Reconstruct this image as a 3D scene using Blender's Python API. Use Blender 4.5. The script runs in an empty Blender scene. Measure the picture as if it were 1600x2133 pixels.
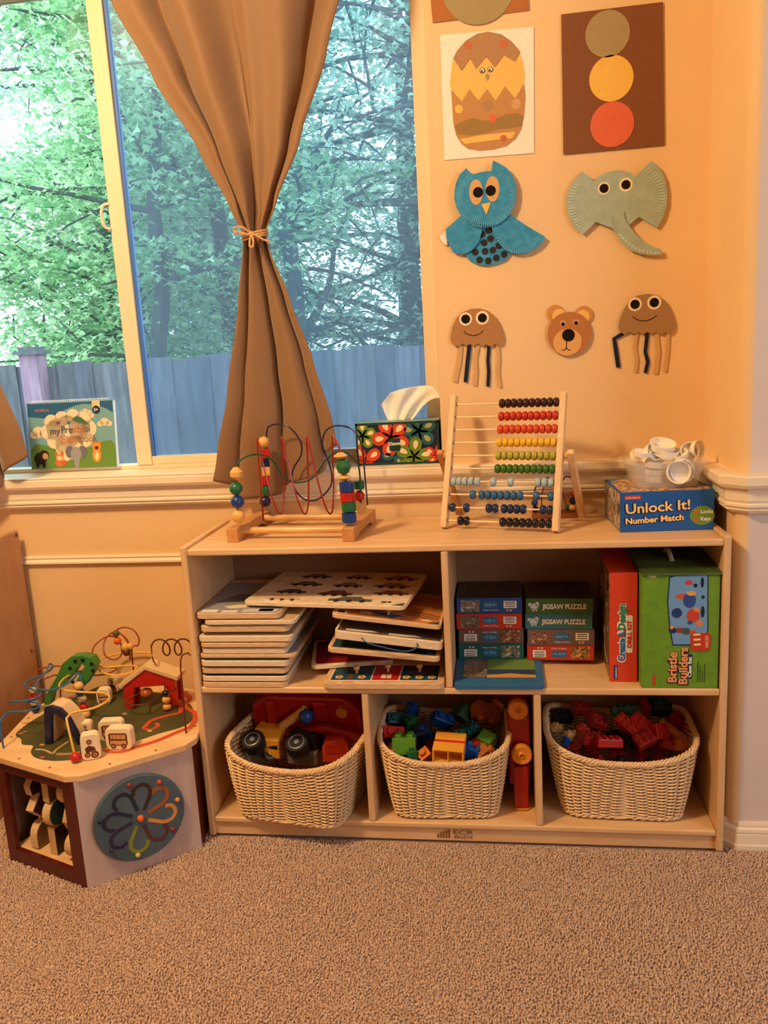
import bpy, bmesh, math, random
from mathutils import Vector, Matrix, Euler
random.seed(7)
PI = math.pi
S = bpy.context.scene
COL = S.collection

# ------------------------------------------------------------------ camera
cam_d = bpy.data.cameras.new('camera'); cam = bpy.data.objects.new('camera', cam_d); COL.objects.link(cam)
cam_d.sensor_fit = 'HORIZONTAL'; cam_d.sensor_width = 36.0; cam_d.lens = 36.0 * 1697.85 / 1600.0
cam_d.clip_start = 0.02; cam_d.clip_end = 200
CR = Vector([0.9893, 0.1353, -0.0538]); CU = Vector([0.0263, 0.1971, 0.98]); CF = Vector([-0.1432, 0.971, -0.1914])
cam.matrix_world = Matrix(((CR.x, CU.x, -CF.x, 0.7419), (CR.y, CU.y, -CF.y, -1.7531), (CR.z, CU.z, -CF.z, 1.1627), (0, 0, 0, 1)))
S.camera = cam

# ------------------------------------------------------------------ view, world, lights
S.view_settings.view_transform = 'Standard'
S.view_settings.look = 'None'
S.view_settings.gamma = 1.0
S.view_settings.use_curve_mapping = False
S.view_settings.exposure = 0.0
W = bpy.data.worlds.new('sky'); S.world = W; W.use_nodes = True
bg = W.node_tree.nodes['Background']
bg.inputs['Color'].default_value = (0.74, 0.89, 1.0, 1); bg.inputs['Strength'].default_value = 4.8

def area(name, loc, target, size, power, color):
    d = bpy.data.lights.new(name, 'AREA'); d.shape = 'RECTANGLE'; d.size = size[0]; d.size_y = size[1]
    d.energy = power; d.color = color
    o = bpy.data.objects.new(name, d); COL.objects.link(o); o.location = loc
    o.rotation_euler = (Vector(target) - Vector(loc)).to_track_quat('-Z', 'Y').to_euler()
    return o
lamp_d = bpy.data.lights.new('ceiling_lamp_light', 'POINT'); lamp_d.energy = 108; lamp_d.color = (1.0, 0.70, 0.38); lamp_d.shadow_soft_size = 0.10
lamp = bpy.data.objects.new('ceiling_lamp_light', lamp_d); COL.objects.link(lamp); lamp.location = (-0.42, -1.0, 2.3)
area('side_window_daylight', (2.9, -1.75, 1.35), (0.6, -0.2, 0.5), (1.3, 1.4), 27, (0.84, 0.90, 1.0))

# ------------------------------------------------------------------ materials
MATS = {}
def lin(c):
    return tuple(((v / 255) / 12.92 if v / 255 <= 0.04045 else ((v / 255 + 0.055) / 1.055) ** 2.4) for v in c)
def mat(name, rgb, rough=0.55, var=0.0, vscale=30.0, bump=0.0, bscale=200.0, stretch=(1, 1, 1), rgb2=None, spec=0.4, sheen=0.0, trans=0.0, detail=4.0, metal=0.0, coat=0.0):
    if name in MATS: return MATS[name]
    m = bpy.data.materials.new(name); m.use_nodes = True
    nt = m.node_tree; b = nt.nodes['Principled BSDF']
    c = lin(rgb) + (1,)
    b.inputs['Base Color'].default_value = c; b.inputs['Roughness'].default_value = rough
    b.inputs['Specular IOR Level'].default_value = spec; b.inputs['Metallic'].default_value = metal
    if sheen: b.inputs['Sheen Weight'].default_value = sheen
    if coat: b.inputs['Coat Weight'].default_value = coat
    if trans: b.inputs['Transmission Weight'].default_value = trans
    tc = nt.nodes.new('ShaderNodeTexCoord'); mp = nt.nodes.new('ShaderNodeMapping'); mp.inputs['Scale'].default_value = stretch
    nt.links.new(tc.outputs['Object'], mp.inputs['Vector'])
    if var or rgb2:
        n = nt.nodes.new('ShaderNodeTexNoise'); n.inputs['Scale'].default_value = vscale; n.inputs['Detail'].default_value = detail
        nt.links.new(mp.outputs['Vector'], n.inputs['Vector'])
        r = nt.nodes.new('ShaderNodeValToRGB'); r.color_ramp.elements[0].position = 0.33; r.color_ramp.elements[1].position = 0.67
        a = lin(rgb2) if rgb2 else tuple(v * (1 - var) for v in c[:3])
        e = c[:3] if rgb2 else tuple(min(1, v * (1 + var)) for v in c[:3])
        r.color_ramp.elements[0].color = tuple(a) + (1,); r.color_ramp.elements[1].color = tuple(e) + (1,)
        nt.links.new(n.outputs['Fac'], r.inputs['Fac']); nt.links.new(r.outputs['Color'], b.inputs['Base Color'])
    if bump:
        n2 = nt.nodes.new('ShaderNodeTexNoise'); n2.inputs['Scale'].default_value = bscale; n2.inputs['Detail'].default_value = 3
        nt.links.new(mp.outputs['Vector'], n2.inputs['Vector'])
        bp = nt.nodes.new('ShaderNodeBump'); bp.inputs['Strength'].default_value = bump; bp.inputs['Distance'].default_value = 0.002
        nt.links.new(n2.outputs['Fac'], bp.inputs['Height']); nt.links.new(bp.outputs['Normal'], b.inputs['Normal'])
    MATS[name] = m
    return m
def photo_mat(name, cols, scale=60.0):
    """a small printed photograph: mottled patches of its own colours"""
    if name in MATS: return MATS[name]
    m = bpy.data.materials.new(name); m.use_nodes = True; nt = m.node_tree; b = nt.nodes['Principled BSDF']
    b.inputs['Roughness'].default_value = 0.4
    tc = nt.nodes.new('ShaderNodeTexCoord'); n = nt.nodes.new('ShaderNodeTexNoise'); n.inputs['Scale'].default_value = scale; n.inputs['Detail'].default_value = 2
    n.inputs['Distortion'].default_value = 1.2
    nt.links.new(tc.outputs['Object'], n.inputs['Vector'])
    r = nt.nodes.new('ShaderNodeValToRGB'); r.color_ramp.interpolation = 'CONSTANT'
    while len(r.color_ramp.elements) < len(cols): r.color_ramp.elements.new(0.5)
    for i, c in enumerate(cols):
        r.color_ramp.elements[i].position = 0.0 if i == 0 else 0.3 + 0.4 * i / len(cols)
        r.color_ramp.elements[i].color = lin(c) + (1,)
    nt.links.new(n.outputs['Fac'], r.inputs['Fac']); nt.links.new(r.outputs['Color'], b.inputs['Base Color'])
    MATS[name] = m
    return m

# ------------------------------------------------------------------ mesh helpers
class G:
    def __init__(s): s.v = []; s.f = []
    def add(s, v, f):
        o = len(s.v); s.v += [tuple(p) for p in v]; s.f += [tuple(i + o for i in q) for q in f]; return s
    def box(s, x0, x1, y0, y1, z0, z1):
        return s.add([(x0, y0, z0), (x1, y0, z0), (x1, y1, z0), (x0, y1, z0), (x0, y0, z1), (x1, y0, z1), (x1, y1, z1), (x0, y1, z1)],
                     [(0, 3, 2, 1), (4, 5, 6, 7), (0, 1, 5, 4), (1, 2, 6, 5), (2, 3, 7, 6), (3, 0, 4, 7)])
    def prism(s, poly, d0, d1, F=None):
        """poly of 2-D points, extruded from d0 to d1; F maps (u, v, d) to 3-D"""
        F = F or (lambda u, v, d: (u, v, d)); n = len(poly)
        a = 0.0
        for i in range(n): a += poly[i][0] * poly[(i + 1) % n][1] - poly[(i + 1) % n][0] * poly[i][1]
        if a < 0: poly = poly[::-1]
        v = [F(q[0], q[1], d0) for q in poly] + [F(q[0], q[1], d1) for q in poly]
        return s.add(v, [tuple(range(n - 1, -1, -1)), tuple(range(n, 2 * n))] + [(i, (i + 1) % n, n + (i + 1) % n, n + i) for i in range(n)])
    def tube(s, pts, r, n=8, closed=False, caps=True, flat=None):
        pts = [Vector(q) for q in pts]; m = len(pts); rs = r if isinstance(r, (list, tuple)) else [r] * m
        t0 = (pts[1] - pts[0]).normalized(); up = Vector((0, 0, 1)) if abs(t0.z) < 0.9 else Vector((1, 0, 0))
        nx = t0.cross(up).normalized(); v = []
        for i in range(m):
            a = pts[(i - 1) % m] if (closed or i > 0) else pts[i]; b = pts[(i + 1) % m] if (closed or i < m - 1) else pts[i]
            t = (b - a).normalized() if (b - a).length > 1e-9 else t0
            nx = (nx - t * nx.dot(t)); nx = nx.normalized() if nx.length > 1e-6 else t.orthogonal().normalized()
            ny = t.cross(nx)
            for k in range(n):
                an = 2 * PI * k / n
                v.append(pts[i] + nx * (math.cos(an) * rs[i]) + ny * (math.sin(an) * rs[i]))
        f = []
        for i in range(m if closed else m - 1):
            for k in range(n):
                j = (i + 1) % m; f.append((i * n + k, i * n + (k + 1) % n, j * n + (k + 1) % n, j * n + k))
        if caps and not closed: f += [tuple(range(n - 1, -1, -1)), tuple((m - 1) * n + k for k in range(n))]
        return s.add(v, f)
    def cyl(s, p0, p1, r0, r1=None, n=16):
        p0 = Vector(p0); p1 = Vector(p1); r1 = r0 if r1 is None else r1
        return s.tube([p0, p1], [r0, r1], n)
    def lathe(s, prof, n=16, M=None):
        """prof: list of (radius, height), spun about z"""
        M = M or Matrix.Identity(4); v = []; m = len(prof)
        for (r, z) in prof:
            for k in range(n):
                a = 2 * PI * k / n; v.append(M @ Vector((r * math.cos(a), r * math.sin(a), z)))
        f = [(i * n + k, i * n + (k + 1) % n, (i + 1) * n + (k + 1) % n, (i + 1) * n + k) for i in range(m - 1) for k in range(n)]
        f += [tuple(range(n - 1, -1, -1)), tuple((m - 1) * n + k for k in range(n))]
        return s.add(v, f)
    def ball(s, c, r, n=12, sz=1.0, axis=None):
        k = max(5, n // 2 + 1)
        M = Matrix.Translation(c)
        if axis is not None: M = M @ Vector(axis).to_track_quat('Z', 'Y').to_matrix().to_4x4()
        return s.lathe([(max(1e-5, r * math.sin(PI * i / k)), -r * sz * math.cos(PI * i / k)) for i in range(k + 1)], n, M)
    def xf(s, M): s.v = [tuple(M @ Vector(q)) for q in s.v]; return s
def new_ob(name, data, parent=None):
    o = bpy.data.objects.new(name, data); COL.objects.link(o)
    if parent is not None: o.parent = parent
    return o
def part(name, g, m, parent=None, smooth=False, bev=0.0, seg=2, loc=None, rot=None, ang=35):
    me = bpy.data.meshes.new(name); me.from_pydata(g.v, [], g.f)
    bm = bmesh.new(); bm.from_mesh(me); bmesh.ops.recalc_face_normals(bm, faces=bm.faces)
    if bev:
        es = [e for e in bm.edges if len(e.link_faces) == 2 and e.calc_face_angle(0) > math.radians(ang)]
        bmesh.ops.bevel(bm, geom=es, offset=bev, segments=seg, affect='EDGES', profile=0.5, clamp_overlap=True)
    if smooth:
        for fc in bm.faces: fc.smooth = True
        for e in bm.edges:
            if len(e.link_faces) == 2 and e.calc_face_angle(0) > math.radians(40): e.smooth = False
    bm.to_mesh(me); bm.free(); me.materials.append(m)
    o = new_ob(name, me, parent)
    if loc: o.location = loc
    if rot: o.rotation_euler = rot
    return o
def thing(name, label, cat, loc=(0, 0, 0), rot=(0, 0, 0), group=None):
    o = new_ob(name, None); o.location = loc; o.rotation_euler = rot if isinstance(rot, (tuple, list, Euler)) else (0, 0, rot); o.empty_display_size = 0.03
    return tag(o, label, cat, group)
def tag(o, label, cat, group=None):
    o['label'] = label; o['category'] = cat
    if group: o['group'] = group
    return o
def struct(o): o['kind'] = 'structure'; return o
def stuff(o): o['kind'] = 'stuff'; return o
def smoothpts(pts, k=8, closed=False):
    pts = [Vector(q) for q in pts]; n = len(pts); out = []
    for i in range(n if closed else n - 1):
        if closed: a, b, c, d = pts[(i - 1) % n], pts[i], pts[(i + 1) % n], pts[(i + 2) % n]
        else: a, b, c, d = pts[max(i - 1, 0)], pts[i], pts[i + 1], pts[min(i + 2, n - 1)]
        for j in range(k):
            t = j / k; out.append(0.5 * ((2 * b) + (c - a) * t + (2 * a - 5 * b + 4 * c - d) * t * t + (3 * b - a - 3 * c + d) * t ** 3))
    if not closed: out.append(pts[-1])
    return out
def circ(cx, cy, r, n=24, ry=None): return [(cx + r * math.cos(2 * PI * i / n), cy + (ry or r) * math.sin(2 * PI * i / n)) for i in range(n)]
def rect(x0, y0, x1, y1): return [(x0, y0), (x1, y0), (x1, y1), (x0, y1)]
def rrect(x0, y0, x1, y1, r, n=4):
    o = []
    for (cx, cy, a0) in ((x1 - r, y0 + r, -PI / 2), (x1 - r, y1 - r, 0), (x0 + r, y1 - r, PI / 2), (x0 + r, y0 + r, PI)):
        for i in range(n + 1): a = a0 + PI / 2 * i / n; o.append((cx + r * math.cos(a), cy + r * math.sin(a)))
    return o
def ribbon(pts, w):
    """2-D polyline to a strip outline of width w"""
    pts = [Vector(q) for q in pts]; L = []; Rr = []
    for i in range(len(pts)):
        a = pts[max(i - 1, 0)]; b = pts[min(i + 1, len(pts) - 1)]; t = (b - a).normalized(); n = Vector((-t.y, t.x)) * w / 2
        L.append(tuple(pts[i] + n)); Rr.append(tuple(pts[i] - n))
    return L + Rr[::-1]
def face(O, uu, vv):
    """a frame on a flat face: (u, v, d) -> 3-D, d out of the face"""
    O = Vector(O); uu = Vector(uu).normalized(); vv = Vector(vv).normalized(); nn = uu.cross(vv)
    fn = lambda u, v, d: tuple(O + uu * u + vv * v + nn * d)
    fn.M = Matrix((tuple((uu.x, vv.x, nn.x, O.x)), (uu.y, vv.y, nn.y, O.y), (uu.z, vv.z, nn.z, O.z), (0, 0, 0, 1)))
    return fn
def decal(name, poly, m, parent, F, d=0.0006, d0=0.0):
    return part(name, G().prism(poly, d0, d, F), m, parent)
def text(s, size, m, parent, F, u, v, d=0.001, bold=0.0, align='LEFT', rot=0.0, width=None, name='lettering', shear=0.0, thick=0.0002):
    cu = bpy.data.curves.new('t', 'FONT'); cu.body = s; cu.size = size; cu.align_x = align; cu.offset = bold; cu.shear = shear
    cu.resolution_u = 3; cu.extrude = thick; cu.space_line = 0.85
    o = bpy.data.objects.new('t', cu); COL.objects.link(o)
    dg = bpy.context.evaluated_depsgraph_get(); me = bpy.data.meshes.new_from_object(o.evaluated_get(dg))
    bpy.data.objects.remove(o); bpy.data.curves.remove(cu)
    sx = 1.0
    if width:
        xs = [q.co.x for q in me.vertices]; sx = width / (max(xs) - min(xs))
    me.transform(F.M @ Matrix.Translation((u, v, d)) @ Matrix.Rotation(rot, 4, 'Z') @ Matrix.Diagonal((sx, 1, 1, 1)))
    me.materials.clear(); me.materials.append(m); me.name = name
    return new_ob(name, me, parent)
def copy_tree(o, parent=None):
    c = o.copy(); COL.objects.link(c); c.parent = parent
    for ch in o.children: copy_tree(ch, c)
    return c

# shared materials
M_birch = mat('birch_plywood', (232, 194, 146), 0.42, rgb2=(222, 178, 126), vscale=6, stretch=(1.0, 7, 7), detail=6, coat=0.15)
M_birch_v = mat('birch_plywood_upright', (230, 192, 146), 0.42, rgb2=(220, 176, 126), vscale=6, stretch=(7, 7, 1.0), detail=6, coat=0.15)
M_edge = mat('birch_edge', (226, 182, 128), 0.5, rgb2=(196, 146, 92), vscale=60, stretch=(0.3, 1, 4), detail=3)
M_back = mat('birch_back_board', (158, 120, 86), 0.6, var=0.06, vscale=5, stretch=(1, 1, 6))
M_wood = mat('pale_toy_wood', (232, 188, 124), 0.45, rgb2=(214, 164, 100), vscale=14, stretch=(1, 5, 5), coat=0.2)
M_beech = mat('beech_toy_wood', (206, 150, 92), 0.5, rgb2=(188, 130, 76), vscale=14, stretch=(6, 1.5, 6))
M_white = mat('white_print', (240, 236, 224), 0.5)
M_black = mat('black_print', (22, 20, 20), 0.5)
def paint(name, rgb, rough=0.35): return mat('paint_' + name, rgb, rough, coat=0.2)
P_red = paint('red', (190, 34, 24)); P_blue = paint('blue', (28, 62, 130)); P_green = paint('green', (34, 104, 62)); P_yel = paint('yellow', (236, 176, 48))
P_nat = paint('natural', (232, 178, 98)); P_navy = paint('navy', (22, 32, 66)); P_org = paint('orange', (226, 98, 30))

# ================================================================== the room
YW = 0.335                 # back wall face
XR = 1.238                 # side of the wall step right of the shelf
YF = 0.030                 # face of the wall step
M_wall = mat('wall_paint', (237, 200, 148), 0.75, var=0.03, vscale=3, bump=0.25, bscale=160)
M_wall_daylit = mat('wall_paint_daylit', (222, 206, 196), 0.75, var=0.02, vscale=3, bump=0.2, bscale=160)  # same paint; cool daylight on the step's face is put into its colour
M_trim = mat('trim_white_paint', (244, 228, 200), 0.42, var=0.015, vscale=5, bump=0.06, bscale=60)
M_carpet = mat('carpet_backing', (192, 162, 140), 0.95, rgb2=(158, 128, 108), vscale=160, bump=0.8, bscale=300)
M_pile = mat('carpet_yarn', (226, 195, 170), 0.95, rgb2=(200, 165, 141), vscale=130, detail=3, sheen=0.25, spec=0.1)
M_far = mat('room_far_paint', (150, 128, 106), 0.8, var=0.05, vscale=2)
flr = struct(part('floor', G().box(-3, 3.2, -3.2, YW, -0.03, 0.0), M_carpet))
import numpy as np
def carpet_pile():
    rng = np.random.default_rng(3)
    sp = 0.0046
    xs = np.arange(-0.95, 1.62, sp); ys = np.arange(-0.74, 0.33, sp)
    X, Y = np.meshgrid(xs, ys); X = X.ravel() + rng.uniform(-sp, sp, X.size) * 0.6; Y = Y.ravel() + rng.uniform(-sp, sp, Y.size) * 0.6
    keep = ~((X > -0.01) & (X < 1.23) & (Y > 0.004))
    # only what lies in front of the furniture
    keep &= (Y < 0.02) | (X < 0)
    keep &= ~((X > -.47) & (X < -.06) & (Y > -.02) & (Y < .2))
    X = X[keep]; Y = Y[keep]; n = X.size
    # the yarn leans in slow swirls like trodden carpet
    sw = np.sin(X * 9 + 1.3 * np.sin(Y * 7)) + np.cos(Y * 11 + X * 4)
    an = rng.uniform(0, 2 * PI, n); ln = rng.uniform(0.0008, 0.003, n)
    h = rng.uniform(0.0050, 0.0078, n) + 0.0006 * sw; r = rng.uniform(0.0017, 0.0027, n)
    a0 = rng.uniform(0, 2 * PI, n)
    V = np.zeros((n, 7, 3), np.float32)
    for k in range(3):
        a = a0 + 2 * PI * k / 3
        V[:, k, 0] = X + r * np.cos(a); V[:, k, 1] = Y + r * np.sin(a); V[:, k, 2] = 0
        V[:, 3 + k, 0] = X + ln * .6 * np.cos(an) + r * 1.15 * np.cos(a + .5); V[:, 3 + k, 1] = Y + ln * .6 * np.sin(an) + r * 1.15 * np.sin(a + .5); V[:, 3 + k, 2] = h * .7
    V[:, 6, 0] = X + ln * np.cos(an); V[:, 6, 1] = Y + ln * np.sin(an); V[:, 6, 2] = h
    tri = []
    for k in range(3):
        j = (k + 1) % 3; tri += [(k, j, 3 + j), (k, 3 + j, 3 + k), (3 + k, 3 + j, 6)]
    T = np.array(tri, np.int32); F = (T[None] + (np.arange(n) * 7)[:, None, None]).reshape(-1)
    me = bpy.data.meshes.new('carpet_pile'); me.vertices.add(n * 7); me.vertices.foreach_set('co', V.ravel())
    m = F.size // 3; me.loops.add(F.size); me.loops.foreach_set('vertex_index', F)
    me.polygons.add(m); me.polygons.foreach_set('loop_start', np.arange(0, F.size, 3, dtype=np.int32)); me.polygons.foreach_set('loop_total', np.full(m, 3, np.int32))
    me.update(calc_edges=True); me.materials.append(M_pile)
    me.polygons.foreach_set('use_smooth', np.ones(m, bool))
    o = new_ob('carpet_pile', me, flr); stuff(o)
carpet_pile()

# back wall with the window opening (x -1.13 .. 0.593, z 0.875 .. 2.14)
WX0, WX1, WZ0, WZ1 = -1.13, 0.593, 0.875, 2.14
g = G(); g.box(-3, WX0, YW, YW + .14, 0, 2.5); g.box(WX1, XR + .15, YW, YW + .14, 0, 2.5); g.box(WX0, WX1, YW, YW + .14, 0, WZ0 - .012); g.box(WX0, WX1, YW, YW + .14, WZ1, 2.5)
struct(part('wall_back', g, M_wall))
rr_ = 0.022   # the wall step: its side with the rounded corner, then its face
arc = [(XR + rr_ - rr_ * math.cos(a), YF + rr_ - rr_ * math.sin(a)) for a in [PI / 2 * i / 8 for i in range(0, 9)]]
struct(part('wall_step', G().prism([(XR, YW + .14)] + arc + [(XR + rr_, YW + .14)], 0, 2.5), M_wall, smooth=True))
struct(part('wall_right', G().prism([(XR + rr_, YF), (3.2, YF), (3.2, YW + .14), (XR + rr_, YW + .14)], 0, 2.5), M_wall_daylit))
struct(part('wall_left', G().box(-3.1, -3.0, -3.2, YW, 0, 2.5), M_far))
struct(part('wall_rear', G().box(-3.1, 3.3, -3.3, -3.2, 0, 2.5), M_far))
struct(part('wall_side', G().box(3.2, 3.3, -3.2, YF, 0, 2.5), M_far))
struct(part('ceiling', G().box(-3.1, 3.3, -3.3, YW + .14, 2.5, 2.6), mat('ceiling_paint', (206, 188, 162), 0.9, var=0.02, vscale=4)))

# chair rail: one profile swept along the back wall, round the step, along its face
PROF = [(0.0, 0.873), (0.036, 0.873), (0.040, 0.869), (0.040, 0.853), (0.036, 0.846), (0.027, 0.843), (0.025, 0.839), (0.023, 0.832), (0.023, 0.817), (0.020, 0.812), (0.024, 0.809), (0.024, 0.804), (0.018, 0.801), (0.021, 0.799), (0.021, 0.796), (0.014, 0.794), (0.012, 0.789), (0.0, 0.787)]
def sweep(path, prof):
    """path: list of (x, y, nx, ny) with n the mitred outward offset"""
    v = []; f = []; n = len(prof)
    for (x, y, nx, ny) in path: v += [(x + nx * q[0], y + ny * q[0], q[1]) for q in prof]
    for i in range(len(path) - 1):
        for k in range(n): f.append((i * n + k, i * n + (k + 1) % n, (i + 1) * n + (k + 1) % n, (i + 1) * n + k))
    f += [tuple(range(n)), tuple((len(path) - 1) * n + k for k in range(n))[::-1]]
    return G().add(v, f)
c8 = math.tan(PI / 8)
STEP = [(XR, YF + .022, -1, -c8), (XR + .022, YF, -c8, -1), (3.2, YF, 0, -1)]
struct(part('trim_1', sweep([(-3.0, YW, 0, -1), (XR, YW, -1, -1)] + STEP, PROF), M_trim))
BASE = [(0.0, 0.068), (0.004, 0.068), (0.006, 0.062), (0.006, 0.056), (0.011, 0.053), (0.012, 0.046), (0.009, 0.043), (0.011, 0.040), (0.013, 0.018), (0.015, 0.014), (0.015, 0.0), (0.0, 0.0)]
struct(part('baseboard_right', sweep([(XR, 0.33, -1, 0)] + STEP, BASE), M_trim))
struct(part('baseboard_back', sweep([(-3.0, YW, 0, -1), (-0.01, YW, 0, -1)], BASE), M_trim))
# thin panel moulding on the wall under the rail
PM = [(0.0, 0.650), (0.006, 0.650), (0.008, 0.645), (0.004, 0.641), (0.007, 0.637), (0.012, 0.634), (0.012, 0.629), (0.005, 0.626), (0.0, 0.626)]
struct(part('trim_2', sweep([(-3.0, YW, 0, -1), (XR - .02, YW, 0, -1)], PM), M_trim))
# window sill board in the recess
struct(part('trim_3', G().box(WX0, WX1, YW - .038, YW + .14, 0.8735, 0.8765), M_trim))

# ------------------------------------------------------------------ window
M_vinyl = mat('window_vinyl', (240, 220, 188), 0.4, var=0.01, vscale=3)
M_gasket = mat('window_gasket_skylit', (64, 118, 200), 0.35)  # blue sky light on the sash edge, painted into the strip's colour
def pane_mat(name, tint, haze, gloss):
    m = bpy.data.materials.new(name); m.use_nodes = True; nt = m.node_tree
    for n in list(nt.nodes): nt.nodes.remove(n)
    out = nt.nodes.new('ShaderNodeOutputMaterial'); tr = nt.nodes.new('ShaderNodeBsdfTransparent'); tr.inputs['Color'].default_value = tint + (1,)
    tl = nt.nodes.new('ShaderNodeBsdfTranslucent'); tl.inputs['Color'].default_value = (0.62, 0.80, 0.95, 1)
    gl = nt.nodes.new('ShaderNodeBsdfGlossy'); gl.inputs['Roughness'].default_value = 0.03
    fr = nt.nodes.new('ShaderNodeFresnel'); fr.inputs['IOR'].default_value = 1.5
    mu = nt.nodes.new('ShaderNodeMath'); mu.operation = 'MULTIPLY'; mu.inputs[1].default_value = gloss
    a = nt.nodes.new('ShaderNodeMixShader'); a.inputs['Fac'].default_value = haze; b = nt.nodes.new('ShaderNodeMixShader')
    nt.links.new(tr.outputs[0], a.inputs[1]); nt.links.new(tl.outputs[0], a.inputs[2]); nt.links.new(fr.outputs[0], mu.inputs[0])
    nt.links.new(mu.outputs[0], b.inputs['Fac']); nt.links.new(a.outputs[0], b.inputs[1]); nt.links.new(gl.outputs[0], b.inputs[2]); nt.links.new(b.outputs[0], out.inputs['Surface'])
    return m
M_glass_clear = pane_mat('window_glass_clear', (0.95, 1.0, 0.98), 0.02, 0.6)
M_glass_hazy = pane_mat('window_glass_hazy', (0.76, 0.87, 0.96), 0.10, 1.1)
win = new_ob('window_1', None); struct(win)
y0, y1 = 0.425, 0.475
FW = 0.036
g = G(); g.box(WX0, WX1, y0, y1, WZ0 + .0015, WZ0 + .013); part('frame_sill', g, M_vinyl, win, bev=.002)
part('frame_jamb', G().box(WX1 - .006, WX1, y0, y1, WZ0 + .013, WZ1), M_vinyl, win); part('frame_jamb', G().box(WX0, WX0 + .02, y0, y1, WZ0 + .013, WZ1), M_vinyl, win)
part('frame_head', G().box(WX0 + .02, WX1 - .006, y0, y1, WZ1 - .02, WZ1), M_vinyl, win)
# right sash
MX0, MX1 = -0.277, -0.233
part('sash_stile', G().box(MX0, MX1, y0 - .004, y0 + .026, WZ0 + .013, WZ1 - .02), M_vinyl, win, bev=.002)
part('gasket', G().box(MX1, MX1 + .008, y0 + .004, y0 + .02, WZ0 + .036, WZ1 - .02), M_gasket, win)
part('sash_stile', G().box(WX1 - .042, WX1 - .006, y0, y0 + .026, WZ0 + .036, WZ1 - .02), M_vinyl, win, bev=.002)
part('sash_bottom_rail', G().box(MX1, WX1 - .006, y0, y0 + .026, WZ0 + .013, WZ0 + .036), M_vinyl, win, bev=.002)
part('pane', G().box(MX1 + .002, WX1 - .042, y0 + .010, y0 + .014, WZ0 + .036, WZ1 - .02), M_glass_hazy, win)
# left light, further out
part('pane', G().box(WX0 + .02, MX0, y0 + .038, y0 + .042, WZ0 + .013, WZ1 - .02), M_glass_clear, win)
hd = (-0.2912, 0.42, 1.5593)
part('sash_latch', G().tube(smoothpts([(MX0 + .002, y0 - .006, hd[2] + .032), (MX0 - .012, y0 - .012, hd[2] + .026), (MX0 - .017, y0 - .014, hd[2]), (MX0 - .012, y0 - .012, hd[2] - .026), (MX0 + .002, y0 - .006, hd[2] - .032)], 6), .004, 8), M_vinyl, win, smooth=True)

# ------------------------------------------------------------------ outside
M_ground = mat('outside_ground', (70, 92, 50), 0.9, var=0.3, vscale=4)
struct(part('floor_outside', G().box(-16, 12, YW + .2, 22, -0.62, -0.5), M_ground))
fence = thing('wooden_fence', 'weathered dark grey wooden board fence seen through the window', 'fence', (0, 3.4, -0.5))
M_fb = [mat('fence_board_%d' % i, c, 0.8, rgb2=tuple(int(v * .72) for v in c), vscale=5, stretch=(6, 6, .7)) for i, c in enumerate([(98, 100, 112), (86, 90, 106), (106, 106, 120)])]
x = -4.2; i = 0
while x < 2.2:
    w = 0.135 + 0.012 * ((i * 7) % 3 - 1); zt = 1.705 + .012 * math.sin(i * 1.7)
    part('board', G().box(x - .004, x + w + .002, 0.0 + .012 * (i % 2), .011 + .012 * (i % 2), 0, zt), M_fb[i % 3], fence)
    x += w; i += 1
for z in (0.35, 1.45): part('fence_rail', G().box(-4.2, 2.2, .030, .07, z, z + .09), M_fb[1], fence)
M_post = mat('fence_post', (158, 128, 150), 0.8, rgb2=(120, 92, 116), vscale=6, stretch=(6, 6, .8))
for px in (-2.293, 1.2):
    p_ = part('post', G().box(px - .062, px + .062, -.11, .012, 0, 1.775), M_post, fence)
    part('post_cap', G().prism(rect(px - .085, -.135, px + .085, .035), 1.775, 1.80).box(px - .06, px + .06, -.11, .01, 1.80, 1.825), M_fb[0], p_)

M_bark = mat('bark', (74, 80, 76), 0.9, rgb2=(44, 48, 46), vscale=12, stretch=(4, 4, 1))
def leaf_mat(name, a, b):
    m = bpy.data.materials.new(name); m.use_nodes = True; nt = m.node_tree
    for n in list(nt.nodes): nt.nodes.remove(n)
    out = nt.nodes.new('ShaderNodeOutputMaterial'); df = nt.nodes.new('ShaderNodeBsdfDiffuse'); tl = nt.nodes.new('ShaderNodeBsdfTranslucent'); mx = nt.nodes.new('ShaderNodeMixShader')
    oi = nt.nodes.new('ShaderNodeNewGeometry'); r = nt.nodes.new('ShaderNodeValToRGB')
    r.color_ramp.elements[0].color = lin(a) + (1,); r.color_ramp.elements[1].color = lin(b) + (1,)
    nt.links.new(oi.outputs['Random Per Island'], r.inputs['Fac'])
    for n in (df, tl): nt.links.new(r.outputs['Color'], n.inputs['Color'])
    mx.inputs['Fac'].default_value = 0.5
    nt.links.new(df.outputs[0], mx.inputs[1]); nt.links.new(tl.outputs[0], mx.inputs[2]); nt.links.new(mx.outputs[0], out.inputs['Surface'])
    return m
M_leaf = [leaf_mat('leaf_maple', (96, 160, 100), (214, 240, 196)), leaf_mat('leaf_alder', (96, 140, 112), (206, 228, 200)), leaf_mat('leaf_far', (130, 176, 142), (214, 236, 214))]
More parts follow.
